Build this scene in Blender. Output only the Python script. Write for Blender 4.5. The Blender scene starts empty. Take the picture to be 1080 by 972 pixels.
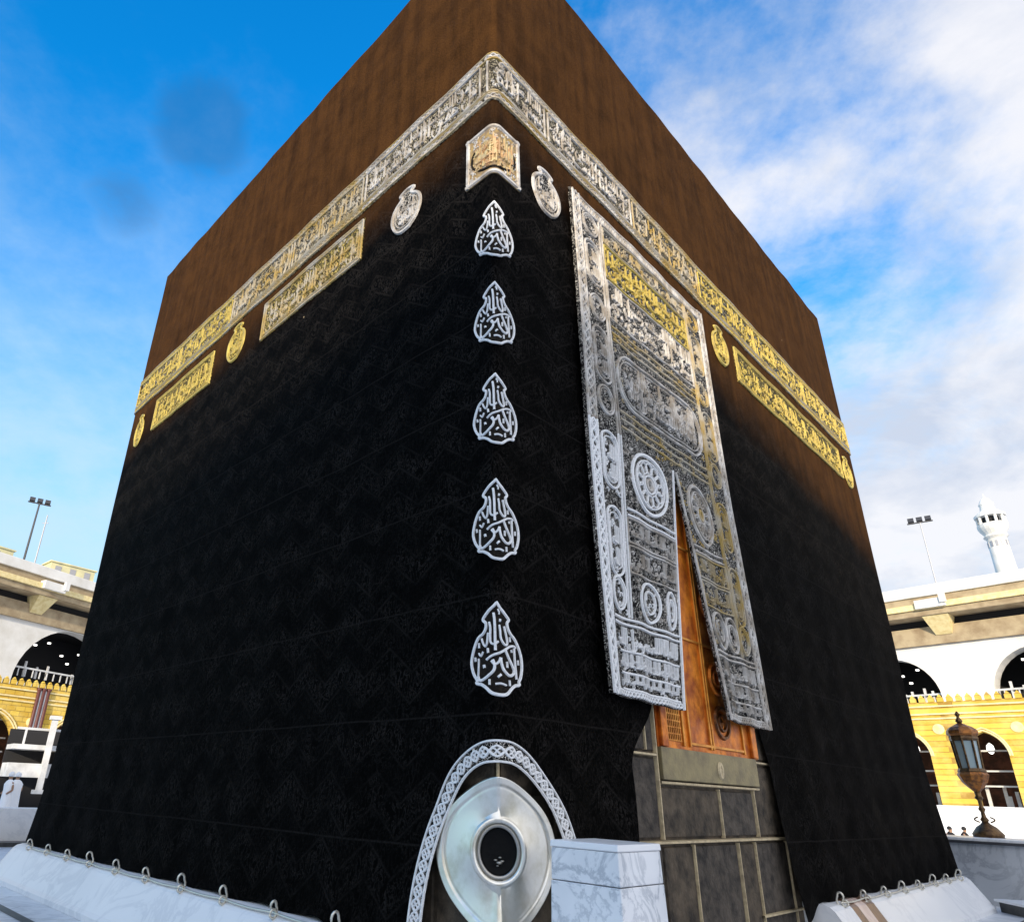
import bpy, bmesh, math, random
from mathutils import Vector, Matrix
R = math.radians
PI = math.pi
random.seed(7)
SC = bpy.context.scene
COL = SC.collection

# ------------------------------------------------------------------ camera
CAMP = Vector((-0.4686, -5.6104, 1.8244))
YAW, PITCH, ROLL = -0.0279, 0.4035, 0.0376
F_PX, SHX, SHY = 715.57, -90.16, 45.01
cam = bpy.data.cameras.new('camera')
cam_o = bpy.data.objects.new('camera', cam)
COL.objects.link(cam_o)
fw = Vector((math.sin(YAW) * math.cos(PITCH), math.cos(YAW) * math.cos(PITCH), math.sin(PITCH)))
rt = Vector((math.cos(YAW), -math.sin(YAW), 0))
up = rt.cross(fw)
r2 = math.cos(ROLL) * rt + math.sin(ROLL) * up
u2 = -math.sin(ROLL) * rt + math.cos(ROLL) * up
mw = Matrix((r2, u2, -fw)).transposed().to_4x4()
mw.translation = CAMP
cam_o.matrix_world = mw
cam.sensor_fit = 'HORIZONTAL'
cam.sensor_width = 36
cam.lens = F_PX / 1080 * 36
cam.shift_x = -SHX / 1080
cam.shift_y = SHY / 1080
cam.clip_start = 0.05
cam.clip_end = 4000
SC.camera = cam_o

# ------------------------------------------------------------------ light
SUN_EL, SUN_BEAR = 14.0, 192.0          # bearing (clockwise from +Y) the light comes from
world = bpy.data.worlds.new('World')
SC.world = world
world.use_nodes = True
wn, wl = world.node_tree.nodes, world.node_tree.links
wn.clear()
def N(nt, t, **kw):
    n = nt.nodes.new(t)
    for k, v in kw.items():
        if k == 'inp':
            for a, b in v.items():
                n.inputs[a].default_value = b
        else:
            setattr(n, k, v)
    return n
W = world.node_tree
sky = N(W, 'ShaderNodeTexSky', sky_type='NISHITA', sun_disc=False)
sky.sun_elevation = R(SUN_EL)
sky.sun_rotation = R(SUN_BEAR)
sky.altitude = 300
sky.dust_density = 0.6
sky.ozone_density = 2.0
hsv = N(W, 'ShaderNodeHueSaturation', inp={'Saturation': 1.35, 'Value': 1.35})
wl.new(sky.outputs[0], hsv.inputs['Color'])
tc = N(W, 'ShaderNodeTexCoord')
sep = N(W, 'ShaderNodeSeparateXYZ')
wl.new(tc.outputs['Generated'], sep.inputs[0])
def wm(op, a, b=None, c=None, clamp=False):
    n = N(W, 'ShaderNodeMath', operation=op, use_clamp=clamp)
    for i, v in enumerate((a, b, c)):
        if v is None: continue
        if isinstance(v, (int, float)): n.inputs[i].default_value = v
        else: wl.new(v, n.inputs[i])
    return n.outputs[0]
zc = wm('ADD', wm('MAXIMUM', sep.outputs[2], 0.0), 0.28)
px_, py_ = wm('DIVIDE', sep.outputs[0], zc), wm('DIVIDE', sep.outputs[1], zc)
cmb = N(W, 'ShaderNodeCombineXYZ')
wl.new(px_, cmb.inputs[0]); wl.new(py_, cmb.inputs[1])
n1 = N(W, 'ShaderNodeTexNoise', inp={'Scale': 1.7, 'Detail': 9.0, 'Roughness': 0.6, 'Distortion': 0.15})
wl.new(cmb.outputs[0], n1.inputs['Vector'])
n2 = N(W, 'ShaderNodeTexNoise', inp={'Scale': 4.6, 'Detail': 10.0, 'Roughness': 0.62, 'Distortion': 0.1})
wl.new(cmb.outputs[0], n2.inputs['Vector'])
# cloud cover grows to the right and towards the horizon; cloud behind added as fill
bias = wm('ADD', wm('ADD', wm('MULTIPLY', sep.outputs[0], 0.56), wm('MULTIPLY', wm('MINIMUM', sep.outputs[1], 0.1), -0.9)), wm('MULTIPLY', sep.outputs[2], -0.30))
cov = wm('ADD', wm('ADD', wm('MULTIPLY', n1.outputs[0], 1.25), wm('MULTIPLY', n2.outputs[0], 0.80)), bias)
mr = N(W, 'ShaderNodeMapRange', interpolation_type='SMOOTHSTEP',
       inp={'From Min': 0.70, 'From Max': 1.16, 'To Min': 0.0, 'To Max': 0.95})
wl.new(cov, mr.inputs['Value'])
# pale air low down
hz_ = N(W, 'ShaderNodeMapRange', interpolation_type='SMOOTHSTEP', inp={'From Min': 0.22, 'From Max': 0.80, 'To Min': 0.88, 'To Max': 0.0})
wl.new(wm('ADD', sep.outputs[2], wm('MULTIPLY', wm('SUBTRACT', n2.outputs[0], 0.5), -0.45)), hz_.inputs['Value'])
tint = N(W, 'ShaderNodeMix', data_type='RGBA', blend_type='MULTIPLY')
tint.inputs['Factor'].default_value = 1.0
tint.inputs['B'].default_value = (0.12, 1.36, 1.58, 1)
wl.new(hsv.outputs[0], tint.inputs['A'])
mixh = N(W, 'ShaderNodeMix', data_type='RGBA')
wl.new(hz_.outputs[0], mixh.inputs['Factor'])
wl.new(tint.outputs['Result'], mixh.inputs['A'])
mixh.inputs['B'].default_value = (3.05, 4.0, 4.65, 1)
mix = N(W, 'ShaderNodeMix', data_type='RGBA')
wl.new(mr.outputs[0], mix.inputs['Factor'])
wl.new(mixh.outputs['Result'], mix.inputs['A'])
# unseen clouds behind the view brightened to add fill on shaded faces
vm = N(W, 'ShaderNodeVectorMath', operation='SCALE')
n4 = N(W, 'ShaderNodeTexNoise', inp={'Scale': 3.4, 'Detail': 8.0, 'Roughness': 0.6, 'Distortion': 0.4})
wl.new(cmb.outputs[0], n4.inputs['Vector'])
shd = N(W, 'ShaderNodeMix', data_type='RGBA')
shd.inputs['A'].default_value = (3.0, 3.3, 3.95, 1); shd.inputs['B'].default_value = (4.5, 4.5, 4.7, 1)
mr4 = N(W, 'ShaderNodeMapRange', inp={'From Min': 0.36, 'From Max': 0.58})
wl.new(n4.outputs[0], mr4.inputs['Value']); wl.new(mr4.outputs[0], shd.inputs['Factor'])
wl.new(shd.outputs['Result'], vm.inputs[0])
wl.new(wm('ADD', wm('MULTIPLY', wm('MAXIMUM', wm('MULTIPLY', sep.outputs[1], -1.0), 0.0), 1.1), 1.0), vm.inputs['Scale'])
wl.new(vm.outputs[0], mix.inputs['B'])
# two small dusky cloud scraps high on the left
res = mix.outputs['Result']
for dv, c0, c1 in (((-0.413, 0.617, 0.669), 0.9982, 1.0000), ((-0.313, 0.586, 0.748), 0.9985, 1.0003)):
    vd_ = N(W, 'ShaderNodeVectorMath', operation='DOT_PRODUCT'); vd_.inputs[1].default_value = dv
    wl.new(tc.outputs['Generated'], vd_.inputs[0])
    mrb = N(W, 'ShaderNodeMapRange', interpolation_type='SMOOTHSTEP', inp={'From Min': c0, 'From Max': c1, 'To Min': 0.0, 'To Max': 0.5})
    wl.new(wm('ADD', vd_.outputs['Value'], wm('MULTIPLY', wm('SUBTRACT', n2.outputs[0], 0.5), 0.0075)), mrb.inputs['Value'])
    mxb = N(W, 'ShaderNodeMix', data_type='RGBA')
    wl.new(mrb.outputs[0], mxb.inputs['Factor']); wl.new(res, mxb.inputs['A']); mxb.inputs['B'].default_value = (0.10, 0.85, 2.3, 1)
    res = mxb.outputs['Result']
bg = N(W, 'ShaderNodeBackground', inp={'Strength': 0.13})
wl.new(res, bg.inputs['Color'])
wo = N(W, 'ShaderNodeOutputWorld')
wl.new(bg.outputs[0], wo.inputs[0])

sun = bpy.data.lights.new('sun', 'SUN')
sun.energy = 3.2
sun.angle = R(0.9)
sun.color = (1.0, 0.86, 0.66)
sun_o = bpy.data.objects.new('sun', sun)
COL.objects.link(sun_o)
sd = Vector((math.sin(R(SUN_BEAR)) * math.cos(R(SUN_EL)), math.cos(R(SUN_BEAR)) * math.cos(R(SUN_EL)), math.sin(R(SUN_EL))))
sun_o.rotation_euler = (-sd).to_track_quat('-Z', 'Y').to_euler()
sun_o.location = (0, -30, 40)
SC.view_settings.view_transform = 'Standard'
SC.view_settings.look = 'None'
SC.view_settings.exposure = 0.7
SC.view_settings.gamma = 1.0
SC.view_settings.use_curve_mapping = False

# ------------------------------------------------------------------ materials
def mat(name, color, rough=0.7, metal=0.0, spec=0.5, noise=None, bump=None, coord='Object'):
    """noise = (scale, second colour, low, high); bump = (scale, strength)"""
    m = bpy.data.materials.new(name)
    m.use_nodes = True
    nt = m.node_tree
    b = nt.nodes['Principled BSDF']
    b.inputs['Base Color'].default_value = (*color, 1)
    b.inputs['Roughness'].default_value = rough
    b.inputs['Metallic'].default_value = metal
    b.inputs['Specular IOR Level'].default_value = spec
    t = N(nt, 'ShaderNodeTexCoord')
    if noise:
        n = N(nt, 'ShaderNodeTexNoise', inp={'Scale': noise[0], 'Detail': 8.0, 'Roughness': 0.6})
        nt.links.new(t.outputs[coord], n.inputs['Vector'])
        r = N(nt, 'ShaderNodeMapRange', inp={'From Min': noise[2], 'From Max': noise[3]})
        nt.links.new(n.outputs[0], r.inputs['Value'])
        x = N(nt, 'ShaderNodeMix', data_type='RGBA')
        x.inputs['A'].default_value = (*color, 1)
        x.inputs['B'].default_value = (*noise[1], 1)
        nt.links.new(r.outputs[0], x.inputs['Factor'])
        nt.links.new(x.outputs['Result'], b.inputs['Base Color'])
    if bump:
        n = N(nt, 'ShaderNodeTexNoise', inp={'Scale': bump[0], 'Detail': 6.0})
        nt.links.new(t.outputs[coord], n.inputs['Vector'])
        bp = N(nt, 'ShaderNodeBump', inp={'Strength': bump[1], 'Distance': 0.02})
        nt.links.new(n.outputs[0], bp.inputs['Height'])
        nt.links.new(bp.outputs[0], b.inputs['Normal'])
    return m

def marble(name, base, vein, scale=1.6, rough=0.28, tile=None, joint=(0.35, 0.35, 0.36)):
    m = bpy.data.materials.new(name)
    m.use_nodes = True
    nt = m.node_tree
    b = nt.nodes['Principled BSDF']
    b.inputs['Roughness'].default_value = rough
    t = N(nt, 'ShaderNodeTexCoord')
    n = N(nt, 'ShaderNodeTexNoise', inp={'Scale': scale, 'Detail': 10.0, 'Roughness': 0.65, 'Distortion': 1.6})
    nt.links.new(t.outputs['Object'], n.inputs['Vector'])
    ab = N(nt, 'ShaderNodeMath', operation='SUBTRACT', inp={1: 0.5})
    nt.links.new(n.outputs[0], ab.inputs[0])
    a2 = N(nt, 'ShaderNodeMath', operation='ABSOLUTE')
    nt.links.new(ab.outputs[0], a2.inputs[0])
    r = N(nt, 'ShaderNodeMapRange', interpolation_type='SMOOTHSTEP', inp={'From Min': 0.0, 'From Max': 0.055, 'To Min': 1.0, 'To Max': 0.0})
    nt.links.new(a2.outputs[0], r.inputs['Value'])
    n3 = N(nt, 'ShaderNodeTexNoise', inp={'Scale': scale * 0.8, 'Detail': 4.0})
    nt.links.new(t.outputs['Object'], n3.inputs['Vector'])
    mu = N(nt, 'ShaderNodeMath', operation='MULTIPLY')
    nt.links.new(r.outputs[0], mu.inputs[0]); nt.links.new(n3.outputs[0], mu.inputs[1])
    cl = N(nt, 'ShaderNodeMapRange', inp={'From Min': 0.35, 'From Max': 0.7, 'To Min': 0.0, 'To Max': 0.35})
    nt.links.new(n3.outputs[0], cl.inputs['Value'])
    ad = N(nt, 'ShaderNodeMath', operation='ADD', use_clamp=True)
    nt.links.new(mu.outputs[0], ad.inputs[0]); nt.links.new(cl.outputs[0], ad.inputs[1])
    x = N(nt, 'ShaderNodeMix', data_type='RGBA')
    x.inputs['A'].default_value = (*base, 1); x.inputs['B'].default_value = (*vein, 1)
    nt.links.new(ad.outputs[0], x.inputs['Factor'])
    out = x.outputs['Result']
    if tile:
        br = N(nt, 'ShaderNodeTexBrick', offset=0.5)
        br.inputs['Scale'].default_value = 1.0
        br.inputs['Brick Width'].default_value = tile[0]
        br.inputs['Row Height'].default_value = tile[1]
        br.inputs['Mortar Size'].default_value = 0.006
        br.inputs['Color1'].default_value = (1, 1, 1, 1); br.inputs['Color2'].default_value = (0.9, 0.91, 0.93, 1)
        br.inputs['Mortar'].default_value = (*joint, 1)
        nt.links.new(t.outputs['Object'], br.inputs['Vector'])
        y = N(nt, 'ShaderNodeMix', data_type='RGBA', blend_type='MULTIPLY')
        y.inputs['Factor'].default_value = 1.0
        nt.links.new(out, y.inputs['A']); nt.links.new(br.outputs['Color'], y.inputs['B'])
        out = y.outputs['Result']
    nt.links.new(out, b.inputs['Base Color'])
    return m

def thread(name, c1, c2, metal=0.55, rough=0.42, scale=3.0, lo=0.4, hi=0.6):
    m = mat(name, c1, rough, metal, 0.5, (scale, c2, lo, hi), (140, 0.5))
    return m

M = {}
M['silver'] = thread('silver_thread', (0.64, 0.61, 0.57), (0.36, 0.31, 0.25), 0.25, 0.45, 5.0)
M['white_thread'] = thread('white_thread', (0.92, 0.91, 0.90), (0.80, 0.79, 0.77), 0.05, 0.5, 45.0)
M['mixed'] = thread('mixed_thread', (0.48, 0.43, 0.34), (0.44, 0.30, 0.08), 0.35, 0.45, 2.6)
M['gold'] = thread('gold_thread', (0.60, 0.46, 0.10), (0.34, 0.24, 0.07), 0.4, 0.45, 7.0, 0.45, 0.7)
M['copper'] = thread('copper_thread', (0.50, 0.29, 0.14), (0.56, 0.46, 0.24), 0.35, 0.45, 9.0)
M['panel'] = mat('panel_cloth', (0.012, 0.010, 0.009), 0.9, 0, 0.08, (30, (0.03, 0.024, 0.016), 0.45, 0.7), (60, 0.4))
M['panel_tan'] = mat('tan_panel_cloth', (0.20, 0.15, 0.10), 0.9, 0, 0.1, (14, (0.34, 0.24, 0.10), 0.42, 0.62), (60, 0.4))
M['marble'] = marble('white_marble', (0.82, 0.82, 0.82), (0.64, 0.65, 0.67), 0.9)
M['marble_floor'] = marble('floor_marble', (0.78, 0.80, 0.83), (0.56, 0.59, 0.63), 0.5, 0.3, (1.2, 0.8))
M['marble_grey'] = marble('grey_marble', (0.52, 0.53, 0.54), (0.30, 0.31, 0.33), 0.9)
M['marble_post'] = marble('post_marble', (0.86, 0.865, 0.87), (0.34, 0.37, 0.41), 1.9, 0.3)
M['marble_brown'] = marble('brown_marble', (0.24, 0.12, 0.06), (0.08, 0.04, 0.03), 2.5)
M['marble_pink'] = marble('pink_marble', (0.74, 0.58, 0.50), (0.5, 0.36, 0.3), 2.0)
M['black_stone_floor'] = mat('black_floor_stone', (0.035, 0.035, 0.033), 0.4, 0, 0.4, (6, (0.07, 0.07, 0.065), 0.4, 0.7))
M['granite'] = mat('dark_granite', (0.105, 0.080, 0.054), 0.75, 0, 0.25, (5.5, (0.026, 0.021, 0.016), 0.38, 0.66), (14, 1.0))
M['granite2'] = mat('dark_granite_grey', (0.086, 0.070, 0.054), 0.72, 0, 0.25, (7, (0.024, 0.020, 0.017), 0.38, 0.66), (16, 1.0))
M['brass'] = mat('aged_brass', (0.30, 0.245, 0.125), 0.5, 0.5, 0.4, (5, (0.19, 0.155, 0.09), 0.4, 0.65), (30, 0.2))
M['joint'] = mat('gilt_joint', (0.62, 0.50, 0.30), 0.5, 0.25, 0.4, (18, (0.40, 0.31, 0.19), 0.4, 0.65))
M['door_gold'] = mat('door_gold', (0.84, 0.26, 0.018), 0.42, 0.55, 0.5, (5.0, (0.36, 0.075, 0.008), 0.36, 0.64), (9, 0.8))
M['door_line'] = mat('door_gold_bright', (0.80, 0.36, 0.06), 0.4, 0.7, 0.5, (6, (0.5, 0.17, 0.02), 0.4, 0.65))
M['door_dark'] = mat('door_gold_dark', (0.22, 0.07, 0.012), 0.45, 0.6, 0.4, (20, (0.08, 0.03, 0.01), 0.4, 0.6))
M['silver_metal'] = mat('polished_silver', (0.86, 0.82, 0.73), 0.34, 0.9, 0.5, (5.0, (0.62, 0.57, 0.44), 0.46, 0.72), (9, 0.12))
M['silver_dark'] = mat('tarnished_silver', (0.40, 0.38, 0.34), 0.35, 0.9)
M['black_stone'] = mat('black_stone', (0.003, 0.003, 0.003), 0.55, 0, 0.12, None, (14, 0.35))
M['hook'] = mat('hook_metal', (0.72, 0.68, 0.58), 0.35, 0.7)
M['white_wall'] = mat('white_render', (0.74, 0.73, 0.70), 0.8, 0, 0.2, (0.35, (0.60, 0.58, 0.53), 0.42, 0.7))
M['soffit'] = mat('tan_soffit', (0.42, 0.34, 0.22), 0.8, 0, 0.2, (0.7, (0.28, 0.21, 0.13), 0.4, 0.65))
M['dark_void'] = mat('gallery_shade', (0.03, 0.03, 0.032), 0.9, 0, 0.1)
M['yellow'] = mat('yellow_sandstone', (0.72, 0.50, 0.085), 0.85, 0, 0.15, (1.2, (0.58, 0.36, 0.05), 0.42, 0.66), (3, 0.6))
M['yellow_pale'] = mat('pale_sandstone', (0.78, 0.66, 0.36), 0.85, 0, 0.15, (2, (0.66, 0.52, 0.24), 0.4, 0.65))
M['red_stone'] = mat('red_brown_stone', (0.10, 0.025, 0.02), 0.5)
M['brown_deep'] = mat('deep_brown_screen', (0.055, 0.028, 0.02), 0.8, 0, 0.2, (1.5, (0.12, 0.05, 0.03), 0.45, 0.6))
M['white_paint'] = mat('white_paint', (0.66, 0.66, 0.65), 0.6, 0, 0.2, (1.2, (0.46, 0.46, 0.45), 0.4, 0.65))
M['cream'] = mat('cream_render', (0.62, 0.58, 0.34), 0.8, 0, 0.1, (0.8, (0.50, 0.47, 0.30), 0.4, 0.6))
M['dark_metal'] = mat('dark_metal', (0.06, 0.06, 0.065), 0.5, 0.4)
M['grey_metal'] = mat('grey_metal', (0.34, 0.34, 0.36), 0.5, 0.3)
M['lantern_brass'] = mat('lantern_brass', (0.17, 0.095, 0.035), 0.4, 0.6, 0.5, (12, (0.07, 0.035, 0.015), 0.42, 0.62))
M['lantern_copper'] = mat('lantern_copper', (0.44, 0.16, 0.03), 0.4, 0.5, 0.5, (14, (0.14, 0.055, 0.018), 0.42, 0.62))
gl = mat('lantern_glass', (0.36, 0.44, 0.44), 0.15, 0.0, 0.6)
M['glass'] = gl
M['lamp'] = mat('lamp_white', (0.85, 0.85, 0.8), 0.4)
lb = M['lamp'].node_tree.nodes['Principled BSDF']
lb.inputs['Emission Color'].default_value = (1, 0.97, 0.9, 1); lb.inputs['Emission Strength'].default_value = 1.6
M['robe_white'] = mat('white_cloth', (0.80, 0.80, 0.80), 0.9, 0, 0.1)
M['robe_dark'] = mat('dark_cloth', (0.02, 0.02, 0.024), 0.9, 0, 0.1)
M['skin'] = mat('skin', (0.30, 0.17, 0.10), 0.6)
M['hair'] = mat('black_hair', (0.012, 0.010, 0.010), 0.7)

def masonry(name, c1, c2, joint, bw, bh, pale):
    m = mat(name, c1, 0.85, 0, 0.12)
    nt = m.node_tree; b = nt.nodes['Principled BSDF']
    t = N(nt, 'ShaderNodeTexCoord'); uvm = N(nt, 'ShaderNodeSeparateXYZ'); nt.links.new(t.outputs['Object'], uvm.inputs[0])
    ad = N(nt, 'ShaderNodeMath', operation='ADD'); nt.links.new(uvm.outputs[0], ad.inputs[0]); nt.links.new(uvm.outputs[1], ad.inputs[1])
    cb = N(nt, 'ShaderNodeCombineXYZ'); nt.links.new(ad.outputs[0], cb.inputs[0]); nt.links.new(uvm.outputs[2], cb.inputs[1])
    br = N(nt, 'ShaderNodeTexBrick'); br.inputs['Scale'].default_value = 1.0
    br.inputs['Brick Width'].default_value = bw; br.inputs['Row Height'].default_value = bh; br.inputs['Mortar Size'].default_value = 0.025
    br.inputs['Color1'].default_value = (*c1, 1); br.inputs['Color2'].default_value = (*c2, 1); br.inputs['Mortar'].default_value = (*joint, 1)
    nt.links.new(cb.outputs[0], br.inputs['Vector'])
    n = N(nt, 'ShaderNodeTexNoise', inp={'Scale': 0.45, 'Detail': 9.0, 'Roughness': 0.7}); nt.links.new(t.outputs['Object'], n.inputs['Vector'])
    r = N(nt, 'ShaderNodeMapRange', inp={'From Min': 0.42, 'From Max': 0.68, 'To Max': 0.75}); nt.links.new(n.outputs[0], r.inputs['Value'])
    x = N(nt, 'ShaderNodeMix', data_type='RGBA'); nt.links.new(r.outputs[0], x.inputs['Factor']); nt.links.new(br.outputs['Color'], x.inputs['A']); x.inputs['B'].default_value = (*pale, 1)
    nt.links.new(x.outputs['Result'], b.inputs['Base Color'])
    bp = N(nt, 'ShaderNodeBump', inp={'Strength': 0.8, 'Distance': 0.05}); nt.links.new(br.outputs['Fac'], bp.inputs['Height']); bp.invert = True; nt.links.new(bp.outputs[0], b.inputs['Normal'])
    return m
M['yellow'] = masonry('yellow_sandstone', (0.66, 0.46, 0.075), (0.50, 0.31, 0.045), (0.34, 0.21, 0.05), 1.1, 0.42, (0.74, 0.58, 0.20))
def filigree(name, ground, thr, scale, width):
    """black cloth worked all over with fine metal thread"""
    m = mat(name, ground, 0.7, 0, 0.1)
    nt = m.node_tree; b = nt.nodes['Principled BSDF']
    t = N(nt, 'ShaderNodeTexCoord')
    n = N(nt, 'ShaderNodeTexNoise', inp={'Scale': scale, 'Detail': 1.5, 'Roughness': 0.5, 'Distortion': 1.2})
    nt.links.new(t.outputs['Object'], n.inputs['Vector'])
    a = N(nt, 'ShaderNodeMath', operation='SUBTRACT', inp={1: 0.5}); nt.links.new(n.outputs[0], a.inputs[0])
    a2 = N(nt, 'ShaderNodeMath', operation='ABSOLUTE'); nt.links.new(a.outputs[0], a2.inputs[0])
    r = N(nt, 'ShaderNodeMapRange', inp={'From Min': width * .6, 'From Max': width, 'To Min': 1.0, 'To Max': 0.0}); nt.links.new(a2.outputs[0], r.inputs['Value'])
    x = N(nt, 'ShaderNodeMix', data_type='RGBA')
    x.inputs['A'].default_value = (*ground, 1); x.inputs['B'].default_value = (*thr, 1)
    nt.links.new(r.outputs[0], x.inputs['Factor']); nt.links.new(x.outputs['Result'], b.inputs['Base Color'])
    bp = N(nt, 'ShaderNodeBump', inp={'Strength': 0.5, 'Distance': 0.01}); nt.links.new(r.outputs[0], bp.inputs['Height']); nt.links.new(bp.outputs[0], b.inputs['Normal'])
    return m
M['fil_silver'] = filigree('silver_filigree_cloth', (0.004, 0.0035, 0.0035), (0.66, 0.62, 0.55), 25, 0.027)
M['fil_band'] = filigree('band_filigree_cloth', (0.010, 0.008, 0.006), (0.60, 0.53, 0.38), 24, 0.030)
M['fil_gold'] = filigree('gold_filigree_cloth', (0.012, 0.010, 0.006), (0.56, 0.44, 0.14), 23, 0.032)

def make_cloth():
    m = bpy.data.materials.new('black_silk')
    m.use_nodes = True
    nt = m.node_tree
    L = nt.links.new
    b = nt.nodes['Principled BSDF']
    uv = N(nt, 'ShaderNodeUVMap', uv_map='cloth')
    s = N(nt, 'ShaderNodeSeparateXYZ')
    L(uv.outputs[0], s.inputs[0])
    def mm(op, a, b_=None, c=None, clamp=False):
        n = N(nt, 'ShaderNodeMath', operation=op, use_clamp=clamp)
        for i, v in enumerate((a, b_, c)):
            if v is None: continue
            if isinstance(v, (int, float)): n.inputs[i].default_value = v
            else: L(v, n.inputs[i])
        return n.outputs[0]
    def rng(v, a, b_, c=0.0, d=1.0, t='SMOOTHSTEP'):
        n = N(nt, 'ShaderNodeMapRange', interpolation_type=t, inp={'From Min': a, 'From Max': b_, 'To Min': c, 'To Max': d})
        L(v, n.inputs['Value'])
        return n.outputs[0]
    u, z = s.outputs[0], s.outputs[1]
    big = N(nt, 'ShaderNodeTexNoise', inp={'Scale': 0.55, 'Detail': 6.0, 'Roughness': 0.6})
    L(uv.outputs[0], big.inputs['Vector'])
    mott = N(nt, 'ShaderNodeTexNoise', inp={'Scale': 2.3, 'Detail': 9.0, 'Roughness': 0.72})
    L(uv.outputs[0], mott.inputs['Vector'])
    st = N(nt, 'ShaderNodeMapping'); st.inputs['Scale'].default_value = (5.0, 0.35, 1)
    L(uv.outputs[0], st.inputs[0])
    streak = N(nt, 'ShaderNodeTexNoise', inp={'Scale': 1.0, 'Detail': 7.0, 'Roughness': 0.65})
    L(st.outputs[0], streak.inputs['Vector'])
    # upper courses: sunlit brown painted into the colour, its edge following the shade line
    sun_brown = rng(mm('ADD', mm('SUBTRACT', z, mm('SUBTRACT', mm('SUBTRACT', 8.55, mm('MULTIPLY', mm('MAXIMUM', u, 0.0), 0.185)), mm('MULTIPLY', mm('MAXIMUM', mm('MULTIPLY', u, -1.0), 0.0), 0.05))), mm('MULTIPLY', mm('SUBTRACT', big.outputs[0], 0.5), 1.6)), 0.0, 1.5)
    sun_brown = mm('MULTIPLY', sun_brown, mm('MULTIPLY', rng(streak.outputs[0], 0.28, 0.72, 0.60, 1.14), rng(mott.outputs[0], 0.28, 0.72, 0.62, 1.14)))
    # jacquard: zigzag bands with woven strokes, seams between the strips
    tri = mm('PINGPONG', u, 0.34)
    zz = mm('ADD', z, mm('MULTIPLY', tri, 0.75))
    fr = mm('FRACT', mm('DIVIDE', zz, 0.55))
    e1 = rng(mm('ABSOLUTE', mm('SUBTRACT', fr, 0.12)), 0.0, 0.05, 1.0, 0.0)
    e2 = rng(mm('ABSOLUTE', mm('SUBTRACT', fr, 0.62)), 0.0, 0.05, 1.0, 0.0)
    wv = N(nt, 'ShaderNodeMapping'); wv.inputs['Scale'].default_value = (13.0, 5.0, 1)
    L(uv.outputs[0], wv.inputs[0])
    wn_ = N(nt, 'ShaderNodeTexNoise', inp={'Scale': 1.0, 'Detail': 4.0, 'Roughness': 0.6, 'Distortion': 2.6})
    L(wv.outputs[0], wn_.inputs['Vector'])
    strokes = rng(mm('ABSOLUTE', mm('SUBTRACT', wn_.outputs[0], 0.5)), 0.0, 0.06, 1.0, 0.0)
    strokes = mm('MULTIPLY', strokes, rng(mm('ABSOLUTE', mm('SUBTRACT', fr, 0.37)), 0.14, 0.25, 1.0, 0.45))
    pat = mm('MAXIMUM', mm('MULTIPLY', mm('MAXIMUM', e1, e2), 0.55), strokes)
    pat = mm('MULTIPLY', pat, rng(mott.outputs[0], 0.32, 0.66, 0.12, 1.0))
    sfr = mm('FRACT', mm('DIVIDE', mm('ADD', z, mm('MULTIPLY', big.outputs[0], 0.05)), 0.98))
    seam = rng(mm('ABSOLUTE', mm('SUBTRACT', sfr, 0.5)), 0.0, 0.016, 1.0, 0.0)
    pat2 = mm('MAXIMUM', pat, mm('MULTIPLY', seam, 0.5))
    c1 = N(nt, 'ShaderNodeMix', data_type='RGBA')
    c1.inputs['A'].default_value = (0.0014, 0.0013, 0.0013, 1)
    c1.inputs['B'].default_value = (0.022, 0.0195, 0.018, 1)
    L(pat2, c1.inputs['Factor'])
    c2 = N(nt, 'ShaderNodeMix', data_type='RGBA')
    L(sun_brown, c2.inputs['Factor'])
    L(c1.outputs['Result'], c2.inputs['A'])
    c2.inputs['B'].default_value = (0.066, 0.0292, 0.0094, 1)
    # fine weave grain and a few pale specks
    gr = N(nt, 'ShaderNodeTexNoise', inp={'Scale': 60.0, 'Detail': 2.0, 'Roughness': 0.7})
    L(uv.outputs[0], gr.inputs['Vector'])
    c3 = N(nt, 'ShaderNodeMix', data_type='RGBA', blend_type='MULTIPLY')
    c3.inputs['Factor'].default_value = 1.0
    L(c2.outputs['Result'], c3.inputs['A'])
    L(rng(gr.outputs[0], 0.3, 0.7, 0.55, 1.35), c3.inputs['B'])
    vo = N(nt, 'ShaderNodeTexVoronoi', inp={'Scale': 0.9, 'Randomness': 1.0})
    L(uv.outputs[0], vo.inputs['Vector'])
    c4 = N(nt, 'ShaderNodeMix', data_type='RGBA')
    L(rng(vo.outputs['Distance'], 0.010, 0.020, 1.0, 0.0), c4.inputs['Factor'])
    L(c3.outputs['Result'], c4.inputs['A'])
    c4.inputs['B'].default_value = (0.34, 0.26, 0.16, 1)
    L(c4.outputs['Result'], b.inputs['Base Color'])
    b.inputs['Roughness'].default_value = 0.75
    b.inputs['Specular IOR Level'].default_value = 0.012
    bp = N(nt, 'ShaderNodeBump', inp={'Strength': 0.35, 'Distance': 0.01})
    L(pat, bp.inputs['Height'])
    L(bp.outputs[0], b.inputs['Normal'])
    return m
M['cloth'] = make_cloth()

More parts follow.
